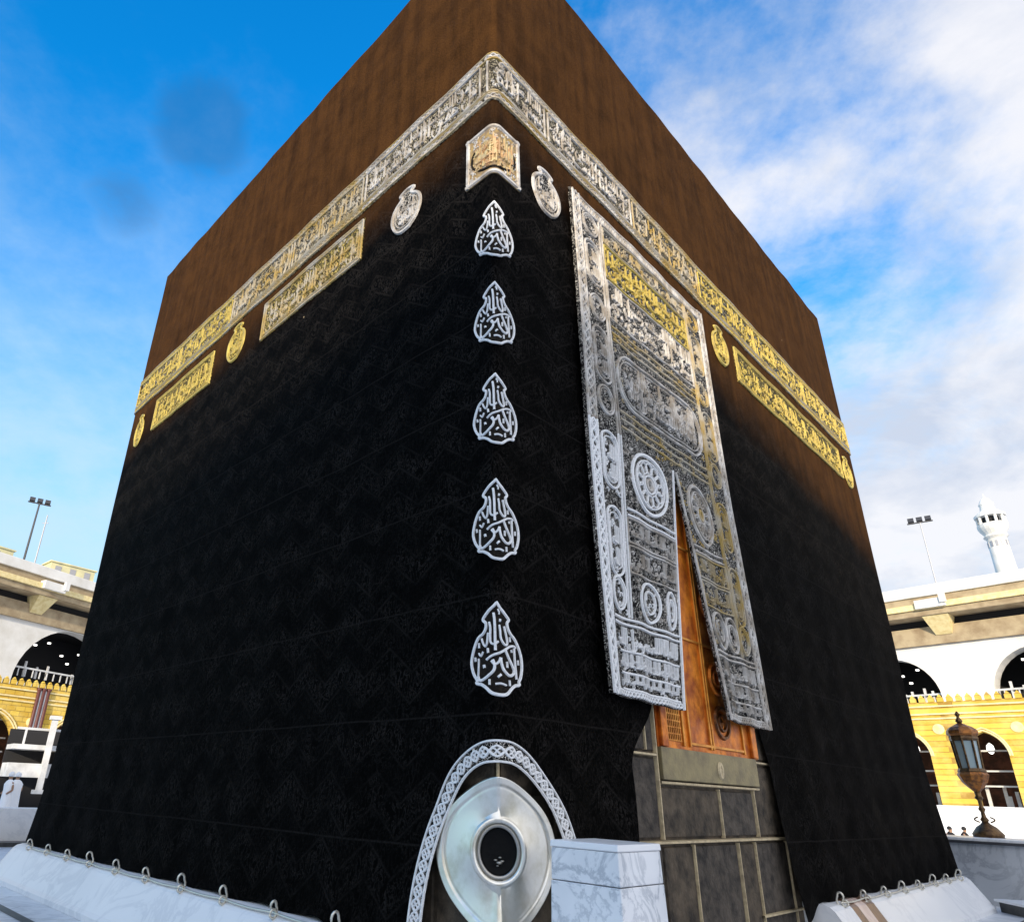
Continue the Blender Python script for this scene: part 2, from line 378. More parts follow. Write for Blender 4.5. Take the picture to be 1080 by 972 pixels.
# ------------------------------------------------------------------ object helpers
class MB:
    def __init__(s): s.v = []; s.f = []; s.uv = {}
    def add(s, vs, fs):
        o = len(s.v); s.v += [tuple(p) for p in vs]; s.f += [tuple(i + o for i in q) for q in fs]
    def box(s, x0, x1, y0, y1, z0, z1, T=None):
        vs = [Vector(p) for p in ((x0, y0, z0), (x1, y0, z0), (x1, y1, z0), (x0, y1, z0), (x0, y0, z1), (x1, y0, z1), (x1, y1, z1), (x0, y1, z1))]
        if T: vs = [T @ p for p in vs]
        s.add(vs, [(3, 2, 1, 0), (4, 5, 6, 7), (0, 1, 5, 4), (1, 2, 6, 5), (2, 3, 7, 6), (3, 0, 4, 7)])
    def grid(s, rows, close=False):
        o = len(s.v); n = len(rows[0])
        for r in rows: s.v += [tuple(p) for p in r]
        for i in range(len(rows) - 1):
            for j in range(n - 1 if not close else n):
                k = (j + 1) % n
                s.f.append((o + i * n + j, o + i * n + k, o + (i + 1) * n + k, o + (i + 1) * n + j))
    def tube(s, pts, rad, n=8):
        pts = [Vector(p) for p in pts]
        rs = rad if isinstance(rad, (list, tuple)) else [rad] * len(pts)
        rows = []
        prev = None
        for i, p in enumerate(pts):
            t = (pts[min(i + 1, len(pts) - 1)] - pts[max(i - 1, 0)]).normalized()
            a = prev if prev else (Vector((0, 0, 1)) if abs(t.z) < 0.9 else Vector((1, 0, 0)))
            a = (a - t * a.dot(t)).normalized(); prev = a
            b = t.cross(a)
            rows.append([p + rs[i] * (math.cos(2 * PI * k / n) * a + math.sin(2 * PI * k / n) * b) for k in range(n)])
        o = len(s.v)
        s.grid(rows, True)
        s.f.append(tuple(o + k for k in range(n))[::-1])
        s.f.append(tuple(o + (len(rows) - 1) * n + k for k in range(n)))
    def lathe(s, prof, n=24, c=(0, 0, 0), T=None):
        rows = [[Vector((c[0] + r * math.cos(2 * PI * k / n), c[1] + r * math.sin(2 * PI * k / n), c[2] + z)) for k in range(n)] for r, z in prof]
        if T: rows = [[T @ p for p in r] for r in rows]
        o = len(s.v)
        s.grid(rows, True)
        s.f.append(tuple(o + k for k in range(n))[::-1])
        s.f.append(tuple(o + (len(rows) - 1) * n + k for k in range(n)))
    def build(s, name, m, parent=None, smooth=False, bevel=0):
        me = bpy.data.meshes.new(name)
        me.from_pydata(s.v, [], s.f)
        me.materials.append(m if not isinstance(m, str) else M[m])
        if smooth:
            me.polygons.foreach_set('use_smooth', [True] * len(me.polygons))
        o = bpy.data.objects.new(name, me)
        COL.objects.link(o)
        if parent is not None:
            o.parent = parent
            o.matrix_parent_inverse = parent.matrix_world.inverted() if parent.type == 'EMPTY' else Matrix()
        if bevel:
            b = o.modifiers.new('bevel', 'BEVEL'); b.width = bevel; b.segments = 2; b.limit_method = 'ANGLE'
        return o
def thing(name, label, cat, loc=(0, 0, 0), group=None):
    o = bpy.data.objects.new(name, None)
    COL.objects.link(o)
    o.location = loc
    o.empty_display_size = 0.3
    bpy.context.view_layer.update()
    return tag(o, label, cat, group)
def tag(o, label, cat=None, group=None):
    o['label'] = label
    if cat: o['category'] = cat
    if group: o['group'] = group
    return o
def structure(o): o['kind'] = 'structure'; return o
def copy_tree(o, parent=None):
    c = o.copy(); COL.objects.link(c)
    if parent is not None: c.parent = parent
    for ch in list(o.children): copy_tree(ch, c)
    return c

# ------------------------------------------------------------------ the shrine's faces
AL = 0.7973
D1 = Vector((-math.cos(AL), math.sin(AL), 0))      # along the left face
D2 = Vector((math.sin(AL), math.cos(AL), 0))       # along the right face
L1, L2, HT, GZ = 10.71, 12.60, 13.43, 0.25
RC, SG = 0.035, 0.07          # corner radius; u is measured SG in front of the wall, on the cloth
def outline(u):
    """point and outward normal on the shrine's plan; u<0 left face, u>0 right face"""
    q = (RC + SG) * PI / 4
    if -q <= u <= q:
        t = (u / q + 1) / 2 * PI / 2
        n = -D2 * math.cos(t) - D1 * math.sin(t)
        return RC * (D1 + D2) + RC * n, n
    k = RC - q
    if u > 0:
        u += k
        if u < L2 - RC: return D2 * u, -D1
        e = u - (L2 - RC)
        if e < 2 * q:
            t = e / q * PI / 4; n = -D1 * math.cos(t) + D2 * math.sin(t)
            return D2 * (L2 - RC) + D1 * RC + RC * n, n
        return D2 * L2 + D1 * (RC + e - 2 * q), D2
    u = -u + k
    if u < L1 - RC: return D1 * u, -D2
    e = u - (L1 - RC)
    if e < 2 * q:
        t = e / q * PI / 4; n = -D2 * math.cos(t) + D1 * math.sin(t)
        return D1 * (L1 - RC) + D2 * RC + RC * n, n
    return D1 * L1 + D2 * (RC + e - 2 * q), D1
def sstep(a, b, x):
    t = max(0, min(1, (x - a) / (b - a))); return t * t * (3 - 2 * t)
def sag(u, z):
    d = 0.05
    k = max(0.0, (3.3 - z) / 2.6)
    d += 0.19 * k ** 1.7
    damp = min(1, abs(u) / 0.8)
    d += damp * (0.010 * math.sin(u * 3.1 + 0.6 * math.sin(z * 0.9)) + 0.006 * math.sin(u * 7.3 + z * 0.35 + 1) + 0.007 * math.sin(z * 1.7 + u * 0.4)) * (0.5 + 0.9 * sstep(6, 1, z))
    return d
def S(u, z, o=0.0):
    p, n = outline(u)
    return p + n * (sag(u, z) + o) + Vector((0, 0, z))
def Fw(u, z, o=0.0):                                # the flat stone wall itself
    p, n = outline(u)
    return p + n * o + Vector((0, 0, z))

def smooth_path(pts, n=5):
    if len(pts) < 3: return pts
    out = []
    P = [pts[0]] + list(pts) + [pts[-1]]
    for i in range(1, len(P) - 2):
        a, b, c, d = P[i - 1], P[i], P[i + 1], P[i + 2]
        for k in range(n):
            t = k / n
            out.append(tuple(0.5 * (2 * b[j] + (c[j] - a[j]) * t + (2 * a[j] - 5 * b[j] + 4 * c[j] - d[j]) * t * t + (3 * b[j] - a[j] - 3 * c[j] + d[j]) * t ** 3) for j in (0, 1)))
    out.append(tuple(pts[-1]))
    return out
def ribbon(mb, pts, w, f, o=0.012, h=0.012, nib=None, closed=False, maxseg=None):
    """raised, padded line of thread; w full width; nib = pen angle for thick and thin strokes"""
    if maxseg:
        q = [pts[0]]
        for a, b in zip(pts, pts[1:]):
            d = math.hypot(b[0] - a[0], b[1] - a[1]); k = max(1, int(math.ceil(d / maxseg)))
            q += [(a[0] + (b[0] - a[0]) * i / k, a[1] + (b[1] - a[1]) * i / k) for i in range(1, k + 1)]
        pts = q
    n = len(pts)
    rows = []
    for i, p in enumerate(pts):
        if closed: a, b = pts[i - 1], pts[(i + 1) % n]
        else: a, b = pts[max(i - 1, 0)], pts[min(i + 1, n - 1)]
        dx, dy = b[0] - a[0], b[1] - a[1]
        l = math.hypot(dx, dy) or 1e-6
        ww = w / 2
        if nib is not None:
            ww *= 0.32 + 0.85 * abs(math.sin(math.atan2(dy, dx) - nib))
            if not closed and (i == 0 or i == n - 1): ww *= 0.6
        nx, ny = -dy / l * ww, dx / l * ww
        rows.append([f(p[0] + nx, p[1] + ny, 0.0), f(p[0] + nx * 0.55, p[1] + ny * 0.55, o + h), f(p[0] - nx * 0.55, p[1] - ny * 0.55, o + h), f(p[0] - nx, p[1] - ny, 0.0)])
    if closed: rows.append(rows[0])
    mb.grid(rows)
def dot(mb, x, y, r, f, o=0.012, h=0.012):
    k = 4
    mb.add([f(x + r * math.cos(PI / 2 * i), y + r * math.sin(PI / 2 * i), 0.0) for i in range(4)] + [f(x, y, o + h)], [(0, 1, 4), (1, 2, 4), (2, 3, 4), (3, 0, 4)])
def patch(mb, x0, x1, y0, y1, f, o, step=0.25, edge=True):
    """padded cloth panel with a turned edge"""
    nx, ny = max(1, int(abs(x1 - x0) / step)), max(1, int(abs(y1 - y0) / step))
    xs = [x0 + (x1 - x0) * i / nx for i in range(nx + 1)]
    if x0 < 0 < x1: xs = sorted(set(xs + [-0.055, -0.035, -0.015, 0, 0.015, 0.035, 0.055]))
    ys = [y0 + (y1 - y0) * i / ny for i in range(ny + 1)]
    rows = [[f(x, y, o) for x in xs] for y in ys]
    if edge:
        rows = [[f(x, ys[0], -0.002) for x in xs]] + rows + [[f(x, ys[-1], -0.002) for x in xs]]
        rows = [[f(xs[0], y, -0.002)] + r + [f(xs[-1], y, -0.002)] for r, y in zip(rows, [ys[0]] + ys + [ys[-1]])]
    mb.grid(rows)
def poly_patch(mb, pts, f, o):
    """filled outline (star-shaped about its centre) with a rim"""
    cx = sum(p[0] for p in pts) / len(pts); cy = sum(p[1] for p in pts) / len(pts)
    rows = []
    for k in (0.0, 0.25, 0.5, 0.75, 1.0):
        rows.append([f(cx + (p[0] - cx) * k, cy + (p[1] - cy) * k, o) for p in pts])
    rows.append([f(p[0], p[1], -0.002) for p in pts])
    mb.grid(rows, True)

# ------------------------------------------------------------------ Arabic script as pen strokes (t runs leftwards along the line)
def _b(*p): return list(p)
JH = _b((.02, .22), (.14, .34), (.34, .24), (.08, .02), (.38, 0))
GL = {  # base shape: (strokes initial/medial, advance, strokes final/isolated, advance)
 'alef': ([_b((.06, 1.0), (.05, .5), (.08, 0))], .2, [_b((.06, 1.0), (.05, .5), (.08, 0))], .2),
 'alef_j': (None, 0, [_b((0, 0), (.10, .02), (.13, .3), (.10, 1.0))], .22),
 'lam': ([_b((.06, 1.0), (.06, .3), (.09, .03), (.24, 0))], .24, [_b((.06, 1.0), (.06, .1), (.12, -.28), (.32, -.34), (.46, -.1), (.46, .08))], .52),
 'tooth': ([_b((0, 0), (.08, .03), (.10, .28), (.12, .03), (.24, 0))], .24, [_b((0, .24), (.04, .02), (.25, -.08), (.6, -.05), (.74, .03), (.76, .22))], .82),
 'noon': ([_b((0, 0), (.08, .03), (.10, .28), (.12, .03), (.24, 0))], .24, [_b((0, .22), (.05, -.1), (.16, -.34), (.38, -.34), (.5, -.08), (.48, .2))], .56),
 'ya': ([_b((0, 0), (.08, .03), (.10, .28), (.12, .03), (.24, 0))], .24, [_b((0, 0), (.12, .2), (.24, .14), (.1, -.04), (.26, -.16), (.2, -.36), (.5, -.4), (.72, -.1))], .7),
 'jeem': ([JH], .38, [_b((.02, .22), (.14, .32), (.38, .22), (.1, -.08), (.12, -.45), (.36, -.6), (.62, -.48))], .5),
 'dal': (None, 0, [_b((0, .36), (.16, .12), (.08, 0), (.28, .02))], .32),
 'ra': (None, 0, [_b((0, .16), (.08, 0), (.16, -.22), (.4, -.34))], .3),
 'sin': ([_b((0, 0), (.05, .24), (.08, .03), (.15, .03), (.18, .24), (.22, .03), (.3, .03), (.33, .22), (.36, 0), (.46, 0))], .46, [_b((0, 0), (.05, .24), (.08, .03), (.15, .03), (.18, .24), (.22, .0), (.3, -.32), (.52, -.34), (.64, -.08), (.62, .2))], .7),
 'sad': ([_b((0, 0), (.1, .18), (.28, .32), (.4, .14), (.3, .01), (.05, 0)), _b((.3, 0), (.46, .02), (.5, .18), (.53, 0), (.62, 0))], .62, [_b((0, 0), (.1, .18), (.28, .32), (.4, .14), (.3, .01), (.05, 0)), _b((.3, 0), (.46, .02), (.5, -.3), (.72, -.34), (.84, 0))], .9),
 'tah': ([_b((0, 0), (.1, .18), (.28, .32), (.4, .14), (.3, .01), (.05, 0), (.45, 0)), _b((.1, .95), (.1, .1))], .45, [_b((0, 0), (.1, .18), (.28, .32), (.4, .14), (.3, .01), (.05, 0), (.45, 0)), _b((.1, .95), (.1, .1))], .5),
 'ain': ([_b((0, 0), (.12, .04), (.05, .26), (.24, .27), (.14, .04), (.34, 0))], .34, [_b((0, 0), (.1, .05), (.05, .24), (.22, .24), (.08, -.06), (.1, -.42), (.34, -.56), (.6, -.45))], .5),
 'fa': ([_b((0, 0), (.12, .02), (.22, .16), (.15, .32), (.06, .24), (.12, .08), (.32, 0))], .32, [_b((.12, .05), (.22, .16), (.15, .32), (.06, .24), (.12, .08), (.2, -.25), (.42, -.34), (.58, -.05), (.56, .15))], .62),
 'kaf': ([_b((.0, .98), (.34, .74), (.16, .44), (.2, .06), (.38, 0))], .38, [_b((.06, 1.0), (.06, .2), (.14, 0), (.6, 0), (.7, .16)), _b((.2, .3), (.36, .42), (.24, .5))], .76),
 'mim': ([_b((0, 0), (.12, .02), (.2, .16), (.1, .22), (.04, .07), (.16, -.02), (.3, 0))], .3, [_b((0, 0), (.12, .04), (.2, .18), (.1, .22), (.05, .06), (.08, -.2), (.07, -.55))], .28),
 'ha': ([_b((0, 0), (.12, .22), (.24, .1), (.12, -.14), (.04, .05), (.2, .03), (.36, 0))], .36, [_b((0, 0), (.05, .32), (.2, .22), (.16, .03), (.03, .05))], .28),
 'waw': (None, 0, [_b((.04, .08), (.12, .27), (.22, .14), (.1, .04), (.2, .0), (.22, -.2), (.46, -.34))], .34),
}
CH = {}
for chs, g in (('اأإآ', 'alef'), ('ل', 'lam'), ('بتث', 'tooth'), ('ن', 'noon'), ('يىئ', 'ya'), ('جحخ', 'jeem'), ('دذ', 'dal'), ('رز', 'ra'), ('سش', 'sin'), ('صض', 'sad'), ('طظ', 'tah'), ('عغ', 'ain'), ('فق', 'fa'), ('ك', 'kaf'), ('م', 'mim'), ('هة', 'ha'), ('وؤ', 'waw')):
    for c in chs: CH[c] = g
DOTS = {'ب': (1, -.2), 'ت': (2, .42), 'ث': (3, .42), 'ن': (1, .38), 'ي': (2, -.22), 'ج': (1, -.15), 'خ': (1, .48), 'ذ': (1, .5), 'ز': (1, .32), 'ش': (3, .42), 'ض': (1, .48), 'ظ': (1, .5), 'غ': (1, .45), 'ف': (1, .48), 'ق': (2, .48), 'ة': (2, .48)}
NOJOIN = set('اأإآدذرزوؤىة')
def shape(text):
    """list of (stroke | dot) in em units, t leftwards; returns marks and total advance"""
    t = 0.0
    marks = []
    for w in text.split():
        for i, c in enumerate(w):
            if c not in CH: continue
            g = CH[c]
            joined = i > 0 and w[i - 1] not in NOJOIN
            last = i == len(w) - 1 or c in NOJOIN
            if g == 'alef' and joined: g = 'alef_j'
            med, am, fin, af = GL[g]
            st, adv = (fin, af) if last or med is None else (med, am)
            for s in st: marks.append(('s', [(t + x, y) for x, y in s]))
            if c in DOTS:
                k, y = DOTS[c]
                for j in range(k): marks.append(('d', (t + adv * 0.42 + (j - (k - 1) / 2) * 0.13, y + (0.1 if k == 3 and j == 1 else 0))))
            t += adv * 0.92
            if last and i < len(w) - 1: t += 0.05
        t += 0.14
    return marks, t
def write(mb, text, x_right, x_left, y, em, f, pen=0.12, o=0.012, vowels=True, rnd=None, lift=0.0):
    """text set right to left from x_right to x_left (x_right > x_left) with the baseline at y"""
    rnd = rnd or random
    width = x_right - x_left
    marks, adv = shape(text)
    while adv * em > 1.3 * width and ' ' in text:      # keep the letters open: fewer words on a short line
        text = text.rsplit(' ', 1)[0]; marks, adv = shape(text)
    reps = max(1, round(width / (adv * em)))
    if reps > 1: marks, adv = shape(' '.join([text] * reps))
    k = width / adv
    for kind, d in marks:
        if kind == 's':
            pts = smooth_path([(x_right - a * k, y + b * em) for a, b in d], 4)
            ribbon(mb, pts, pen * em, f, o + lift, 0.008, nib=R(125))
        else:
            dot(mb, x_right - d[0] * k, y + d[1] * em, pen * em * 0.62, f, o + lift)
    if vowels:
        for i in range(int(width / em * 3.2)):
            x = x_left + rnd.random() * width; yy = y + rnd.choice((rnd.uniform(.5, 1.05), rnd.uniform(-.5, -.25))) * em
            a = rnd.choice((0.5, 2.2, 0.4))
            ribbon(mb, [(x, yy), (x + math.cos(a) * .16 * em, yy + math.sin(a) * .16 * em)], pen * em * 0.55, f, o * 0.7, 0.004)
def scrolls(mb, x0, x1, y0, y1, f, size, density, w, rnd, o=0.006):
    """small leaf scrolls that fill the ground between letters"""
    n = int((x1 - x0) * (y1 - y0) / (size * size) * density)
    for i in range(n):
        x = x0 + rnd.random() * (x1 - x0); y = y0 + rnd.random() * (y1 - y0)
        a0 = rnd.random() * 6.28; d = rnd.choice((-1, 1)); s = size * rnd.uniform(.45, .8)
        pts = []
        for k in range(9):
            r = s * 0.5 * (1 - k / 10.5); a = a0 + d * k * 0.62
            px, py = x + r * math.cos(a), y + r * math.sin(a)
            pts.append((min(x1, max(x0, px)), min(y1, max(y0, py))))
        ribbon(mb, pts, w, f, o, 0.004)
def lace(mb, pts_f, n, amp, w, f, o=0.010, ph=0.0):
    """two interlaced waves between edge lines: an embroidered border; pts_f(s)->(x,y,nx,ny)"""
    for sg in (1, -1):
        pts = []
        for i in range(n * 8 + 1):
            s = i / (n * 8)
            x, y, nx, ny = pts_f(s)
            a = sg * amp * math.sin(s * n * 2 * PI + ph)
            pts.append((x + nx * a, y + ny * a))
        ribbon(mb, pts, w, f, o, 0.006)
def line_f(a, b):
    dx, dy = b[0] - a[0], b[1] - a[1]; l = math.hypot(dx, dy)
    return lambda s: (a[0] + dx * s, a[1] + dy * s, -dy / l, dx / l)
def rect(x0, x1, y0, y1): return [(x0, y0), (x1, y0), (x1, y1), (x0, y1)]
def frame_line(mb, x0, x1, y0, y1, w, f, o=0.012):
    c = rect(x0, x1, y0, y1); c.append(c[0])
    for a, b in zip(c, c[1:]): ribbon(mb, [a, b], w, f, o, 0.008, maxseg=0.25)
def oblong(cx, cy, hw, hh, n=10):
    """cartouche outline with lobed ends"""
    e = hh
    pts = []
    for i in range(n + 1):
        a = -PI / 2 + PI * i / n; pts.append((cx + hw - e * 0.75 + e * 0.75 * math.cos(a), cy + hh * math.sin(a)))
    for i in range(n + 1):
        a = PI / 2 + PI * i / n; pts.append((cx - hw + e * 0.75 + e * 0.75 * math.cos(a), cy + hh * math.sin(a)))
    m = []
    for a, b in zip(pts, pts[1:] + pts[:1]):
        d = math.hypot(b[0] - a[0], b[1] - a[1]); k = max(1, int(d / 0.25))
        m += [(a[0] + (b[0] - a[0]) * i / k, a[1] + (b[1] - a[1]) * i / k) for i in range(k)]
    return m
def circle(cx, cy, rx, ry, n=28): return [(cx + rx * math.cos(2 * PI * i / n), cy + ry * math.sin(2 * PI * i / n)) for i in range(n)]

# ================================================================== GROUND
g = MB(); g.add([(-600, -600, GZ), (600, -600, GZ), (600, 600, GZ), (-600, 600, GZ)], [(0, 1, 2, 3)])
structure(g.build('marble_floor', 'marble_floor'))
g = MB()
def pad(u1, u2, oa, ob, z):       # strip parallel to the faces on the ground
    c = lambda o: [D1 * (L1 + o) - D2 * o, -D1 * o - D2 * o, D2 * (L2 + o) - D1 * o]
    a, b = c(oa), c(ob)
    z = Vector((0, 0, z))
    return [p + z for p in a], [p + z for p in b]
for oa, ob in ((1.11, 1.24),):
    a, b = pad(0, 0, oa, ob, GZ + 0.004)
    g.grid([a, b])
structure(g.build('dark_floor_line', 'black_stone_floor'))

# ================================================================== THE STONE BUILDING UNDER THE CLOTH
kb = thing('stone_building', 'tall cube-shaped building of dark stone blocks standing under the embroidered black cloth', 'building', (0, 0, GZ))
b = MB()
# walls as one shell with the sharp corner kept
w0 = [Vector((0, 0, 0)), D1 * L1, D1 * L1 + D2 * L2, D2 * L2]
b.grid([[p + Vector((0, 0, z)) for p in w0] for z in (GZ, HT - 0.12)], True)
b.build('wall', 'granite', kb)
b = MB(); ins = [p + ((D1 * L1 + D2 * L2) / 2 - p).normalized() * 0.02 for p in w0]
b.add([p + Vector((0, 0, HT - 0.1)) for p in ins], [(0, 1, 2, 3)])
b.grid([[p + Vector((0, 0, z)) for p in ins] for z in (HT - 0.25, HT - 0.1)], True)
b.build('roof', 'marble', kb)

# stone blocks seen below and beside the door, each standing a little proud
blocks = MB(); blocks2 = MB()
rb = random.Random(3)
def block(mb, u0, u1, z0, z1, o=0.02, g_=0.012):
    mb.grid([[Fw(u0 + g_, z0 + g_, 0), Fw(u0 + g_, z1 - g_, 0)], [Fw(u0 + g_ + .01, z0 + g_ + .01, o), Fw(u0 + g_ + .01, z1 - g_ - .01, o)],
             [Fw(u1 - g_ - .01, z0 + g_ + .01, o), Fw(u1 - g_ - .01, z1 - g_ - .01, o)], [Fw(u1 - g_, z0 + g_, 0), Fw(u1 - g_, z1 - g_, 0)]])
    mb.add([Fw(u0 + g_, z1 - g_, 0), Fw(u1 - g_, z1 - g_, 0), Fw(u1 - g_ - .01, z1 - g_ - .01, o), Fw(u0 + g_ + .01, z1 - g_ - .01, o)], [(0, 1, 2, 3)])
cells = [(1.72, 2.40, .25, 1.45), (2.40, 3.0, .25, 1.45), (3.0, 4.0, .25, 1.45), (4.0, 4.45, .25, 1.45), (4.45, 5.36, .25, 1.45), (5.36, 6.1, .25, 1.45),
         (1.72, 2.40, 1.50, 2.24), (2.44, 3.70, 1.50, 1.98), (3.70, 4.58, 1.50, 1.98), (4.60, 5.5, 1.50, 2.28), (1.72, 2.40, 2.28, 2.9), (4.84, 5.5, 2.33, 2.9)]
for i, c in enumerate(cells):
    q_ = MB(); block(q_, *c); q_.build('stone_block', 'granite' if i % 2 else 'granite2', kb)
j = MB()
def bar(mb, u0, z0, u1_, z1, w, o=0.035):
    n = 1 if abs(u1_ - u0) < 0.5 else 3
    pts = [(u0 + (u1_ - u0) * i / n, z0 + (z1 - z0) * i / n) for i in range(n + 1)]
    ribbon(mb, pts, w * .72, lambda x, y, oo: Fw(x, y, oo), o, 0.006)
for a in ((3.0, .3, 3.0, 1.45, .035), (4.02, .3, 4.02, 1.45, .03), (4.45, .3, 4.45, 1.45, .03), (5.36, .3, 5.36, 1.45, .035), (3.70, 1.5, 3.70, 1.98, .03), (4.60, 1.5, 4.60, 2.0, .03), (2.42, 1.5, 2.42, 2.9, .04), (4.86, 2.35, 4.86, 2.9, .04), (2.22, 2.3, 2.22, 2.62, .03)):
    j = MB(); bar(j, *a); j.build('gilt_joint', 'joint', kb)
for a in ((1.86, 1.475, 5.62, 1.475, .05), (1.95, 2.26, 2.40, 2.26, .045), (4.74, 2.31, 5.34, 2.31, .045), (2.44, 2.01, 4.74, 2.01, .05), (4.4, .72, 5.6, .72, .05)):
    j = MB(); bar(j, *a, o=0.045); j.build('gilt_joint', 'joint', kb)
# brass threshold plate with its keyhole plaque
t = MB()
def slab(mb, u0, u1_, z0, z1, o0, o1):
    p = [Fw(u, z, o) for o in (o0, o1) for (u, z) in ((u0, z0), (u1_, z0), (u1_, z1), (u0, z1))]
    mb.add(p, [(0, 1, 2, 3), (7, 6, 5, 4), (0, 4, 5, 1), (1, 5, 6, 2), (2, 6, 7, 3), (3, 7, 4, 0)])
slab(t, 2.46, 4.72, 2.035, 2.345, -0.02, 0.07)
sill = t.build('threshold', 'brass', kb, bevel=0.008)
t = MB(); ribbon(t, circle(3.72, 2.17, .035, .07, 14), .05, lambda x, y, o: Fw(x, y, o + .07), .012, .006, closed=True); dot(t, 3.72, 2.17, .05, lambda x, y, o: Fw(x, y, o + .07))
t.build('plaque', 'joint', sill)
# the golden door
t = MB(); slab(t, 2.46, 4.84, 2.345, 6.3, -0.02, 0.035)
door = t.build('door', 'door_gold', kb)
t = MB()
for u0, u1_, z0, z1 in ((2.50, 2.62, 2.35, 6.25), (4.66, 4.80, 2.35, 6.25), (2.62, 4.66, 6.05, 6.25)): slab(t, u0, u1_, z0, z1, 0.03, 0.075)
t.build('frame', 'door_gold', door, bevel=0.01)
t = MB()
for u in (2.98, 3.12, 3.60, 3.66, 4.46): slab(t, u, u + 0.03, 2.38, 6.0, 0.03, 0.058)
for z in (2.40, 3.55, 4.7): slab(t, 3.15, 4.45, z, z + 0.03, 0.03, 0.056)
t.build('moulding', 'door_line', door, bevel=0.006)
t = MB()
for k in range(8):
    u = 2.66 + k * 0.038; slab(t, u, u + 0.012, 2.42, 2.98, 0.03, 0.05)
for k in range(9):
    z = 2.42 + k * 0.066; slab(t, 2.65, 2.96, z, z + 0.014, 0.03, 0.047)
t.build('grille', 'door_line', door)
t = MB(); slab(t, 2.65, 2.96, 2.42, 2.98, 0.03, 0.040); t.build('grille_backing', 'door_dark', door)
t = MB()
fd = lambda x, y, o: Fw(x, y, o + 0.035)
for z in (2.70, 3.2, 4.1):
    for r, w in ((.17, .05), (.09, .035)): ribbon(t, circle(3.98, z, r, r, 22), w, fd, .016, .010, closed=True)
    dot(t, 3.98, z, .06, fd, .02, .012); t.build('roundel', 'door_dark' if z < 3 else 'door_gold', door); t = MB()

# marble plinth that the cloth is tied to
PROF = [(0.0, .25), (.64, .25), (.64, .32), (.60, .36), (.37, .725), (.32, .765), (.25, .785), (.0, .79)]
def plinth_mesh(mb, us, prof=PROF):
    rows = []
    for u in us:
        p, n = outline(u)
        rows.append([p + n * o + Vector((0, 0, z)) for o, z in prof])
    mb.grid(rows)
    for r, rev in ((rows[0], True), (rows[-1], False)):
        o = len(mb.v); mb.v += [tuple(p) for p in r]
        mb.f.append(tuple(range(o, o + len(r)))[::(-1 if rev else 1)])
def urange(a, b, n): return [a + (b - a) * i / n for i in range(n + 1)]
def end_u(side):   # dense samples round a far corner
    return [side + k * 0.012 for k in range(-6, 7)]
pm = MB()
plinth_mesh(pm, [-L1 - 2.5] + [-L1 - .07 + k * .012 for k in range(13)] + urange(-L1 + .12, -0.95, 10))
plinth_l = pm.build('plinth', 'marble', kb, bevel=0.006)
pm = MB(); plinth_mesh(pm, urange(7.02, L2 - .12, 6) + [L2 - .08 + k * .012 for k in range(13)] + [L2 + 2.5])
plinth_r = pm.build('plinth', 'marble', kb, bevel=0.006)
for nm, (a, c), mt in (('plinth_slab', (5.58, 6.18), 'marble'), ('plinth_slab', (6.185, 6.40), 'marble_brown'), ('plinth_slab', (6.405, 6.72), 'marble_pink'), ('plinth_slab', (6.725, 7.015), 'marble_brown')):
    pm = MB(); plinth_mesh(pm, [a, (a + c) / 2, c])
    o = pm.build(nm, mt, plinth_r, bevel=0.006)
    if mt != 'marble': o['label'] = 'brown marble slab' if mt == 'marble_brown' else 'pink marble slab'
# tie hooks: an upright curl and a loop on the plinth
def hook(u, par):
    h = MB()
    p, n = outline(u)
    tg = Vector((-n.y, n.x, 0)); rk = random.Random(int(u * 997)); hk, lean = rk.uniform(.75, 1.1), rk.uniform(-.25, .25)
    base = p + n * 0.31 + Vector((0, 0, .755))
    pts = []
    for k in range(15):
        t = k / 14
        if t < 0.45: q = Vector((0, 0, t / 0.45 * 0.11)) + n * (-0.02 * math.sin(t / .45 * PI))
        else:
            a = (t - .45) / .55 * 1.35 * PI
            q = Vector((0, 0, .11)) + n * (0.035 - 0.035 * math.cos(a)) + Vector((0, 0, 0.045 * math.sin(a)))
        pts.append(base + q * hk + tg * (lean * q.z))
    h.tube(pts, [.012] * 12 + [.011, .009, .007], 7)
    c = base + n * 0.05 + tg * 0.05 + Vector((0, 0, -0.01))
    h.tube([c + n * (.035 * math.cos(a)) + Vector((0, 0, .04 + .035 * math.sin(a))) for a in [2 * PI * k / 12 for k in range(13)]], .012, 6)
    h.tube([base + Vector((0, 0, -.01)), c], .012, 6)
    return h.build('tie_hook', 'hook', par, smooth=True)
HL = [-(1.52 + .94 * k) for k in range(10)]
HR = [5.95 + .86 * k for k in range(8)]
for u in HL: hook(u, plinth_l)
for u in HR: hook(u, plinth_r)
for hs, pl_ in ((HL, plinth_l), (HR, plinth_r)):
    r_ = MB(); pts = []
    for a, c in zip(hs, hs[1:]):
        for k in range(8):
            u = a + (c - a) * k / 8; p, n = outline(u); pts.append(p + n * .335 + Vector((0, 0, .79 - .015 * math.sin(PI * k / 8))))
    r_.tube(pts, .011, 6); r_.build('tie_rope', 'hook', pl_, smooth=True)

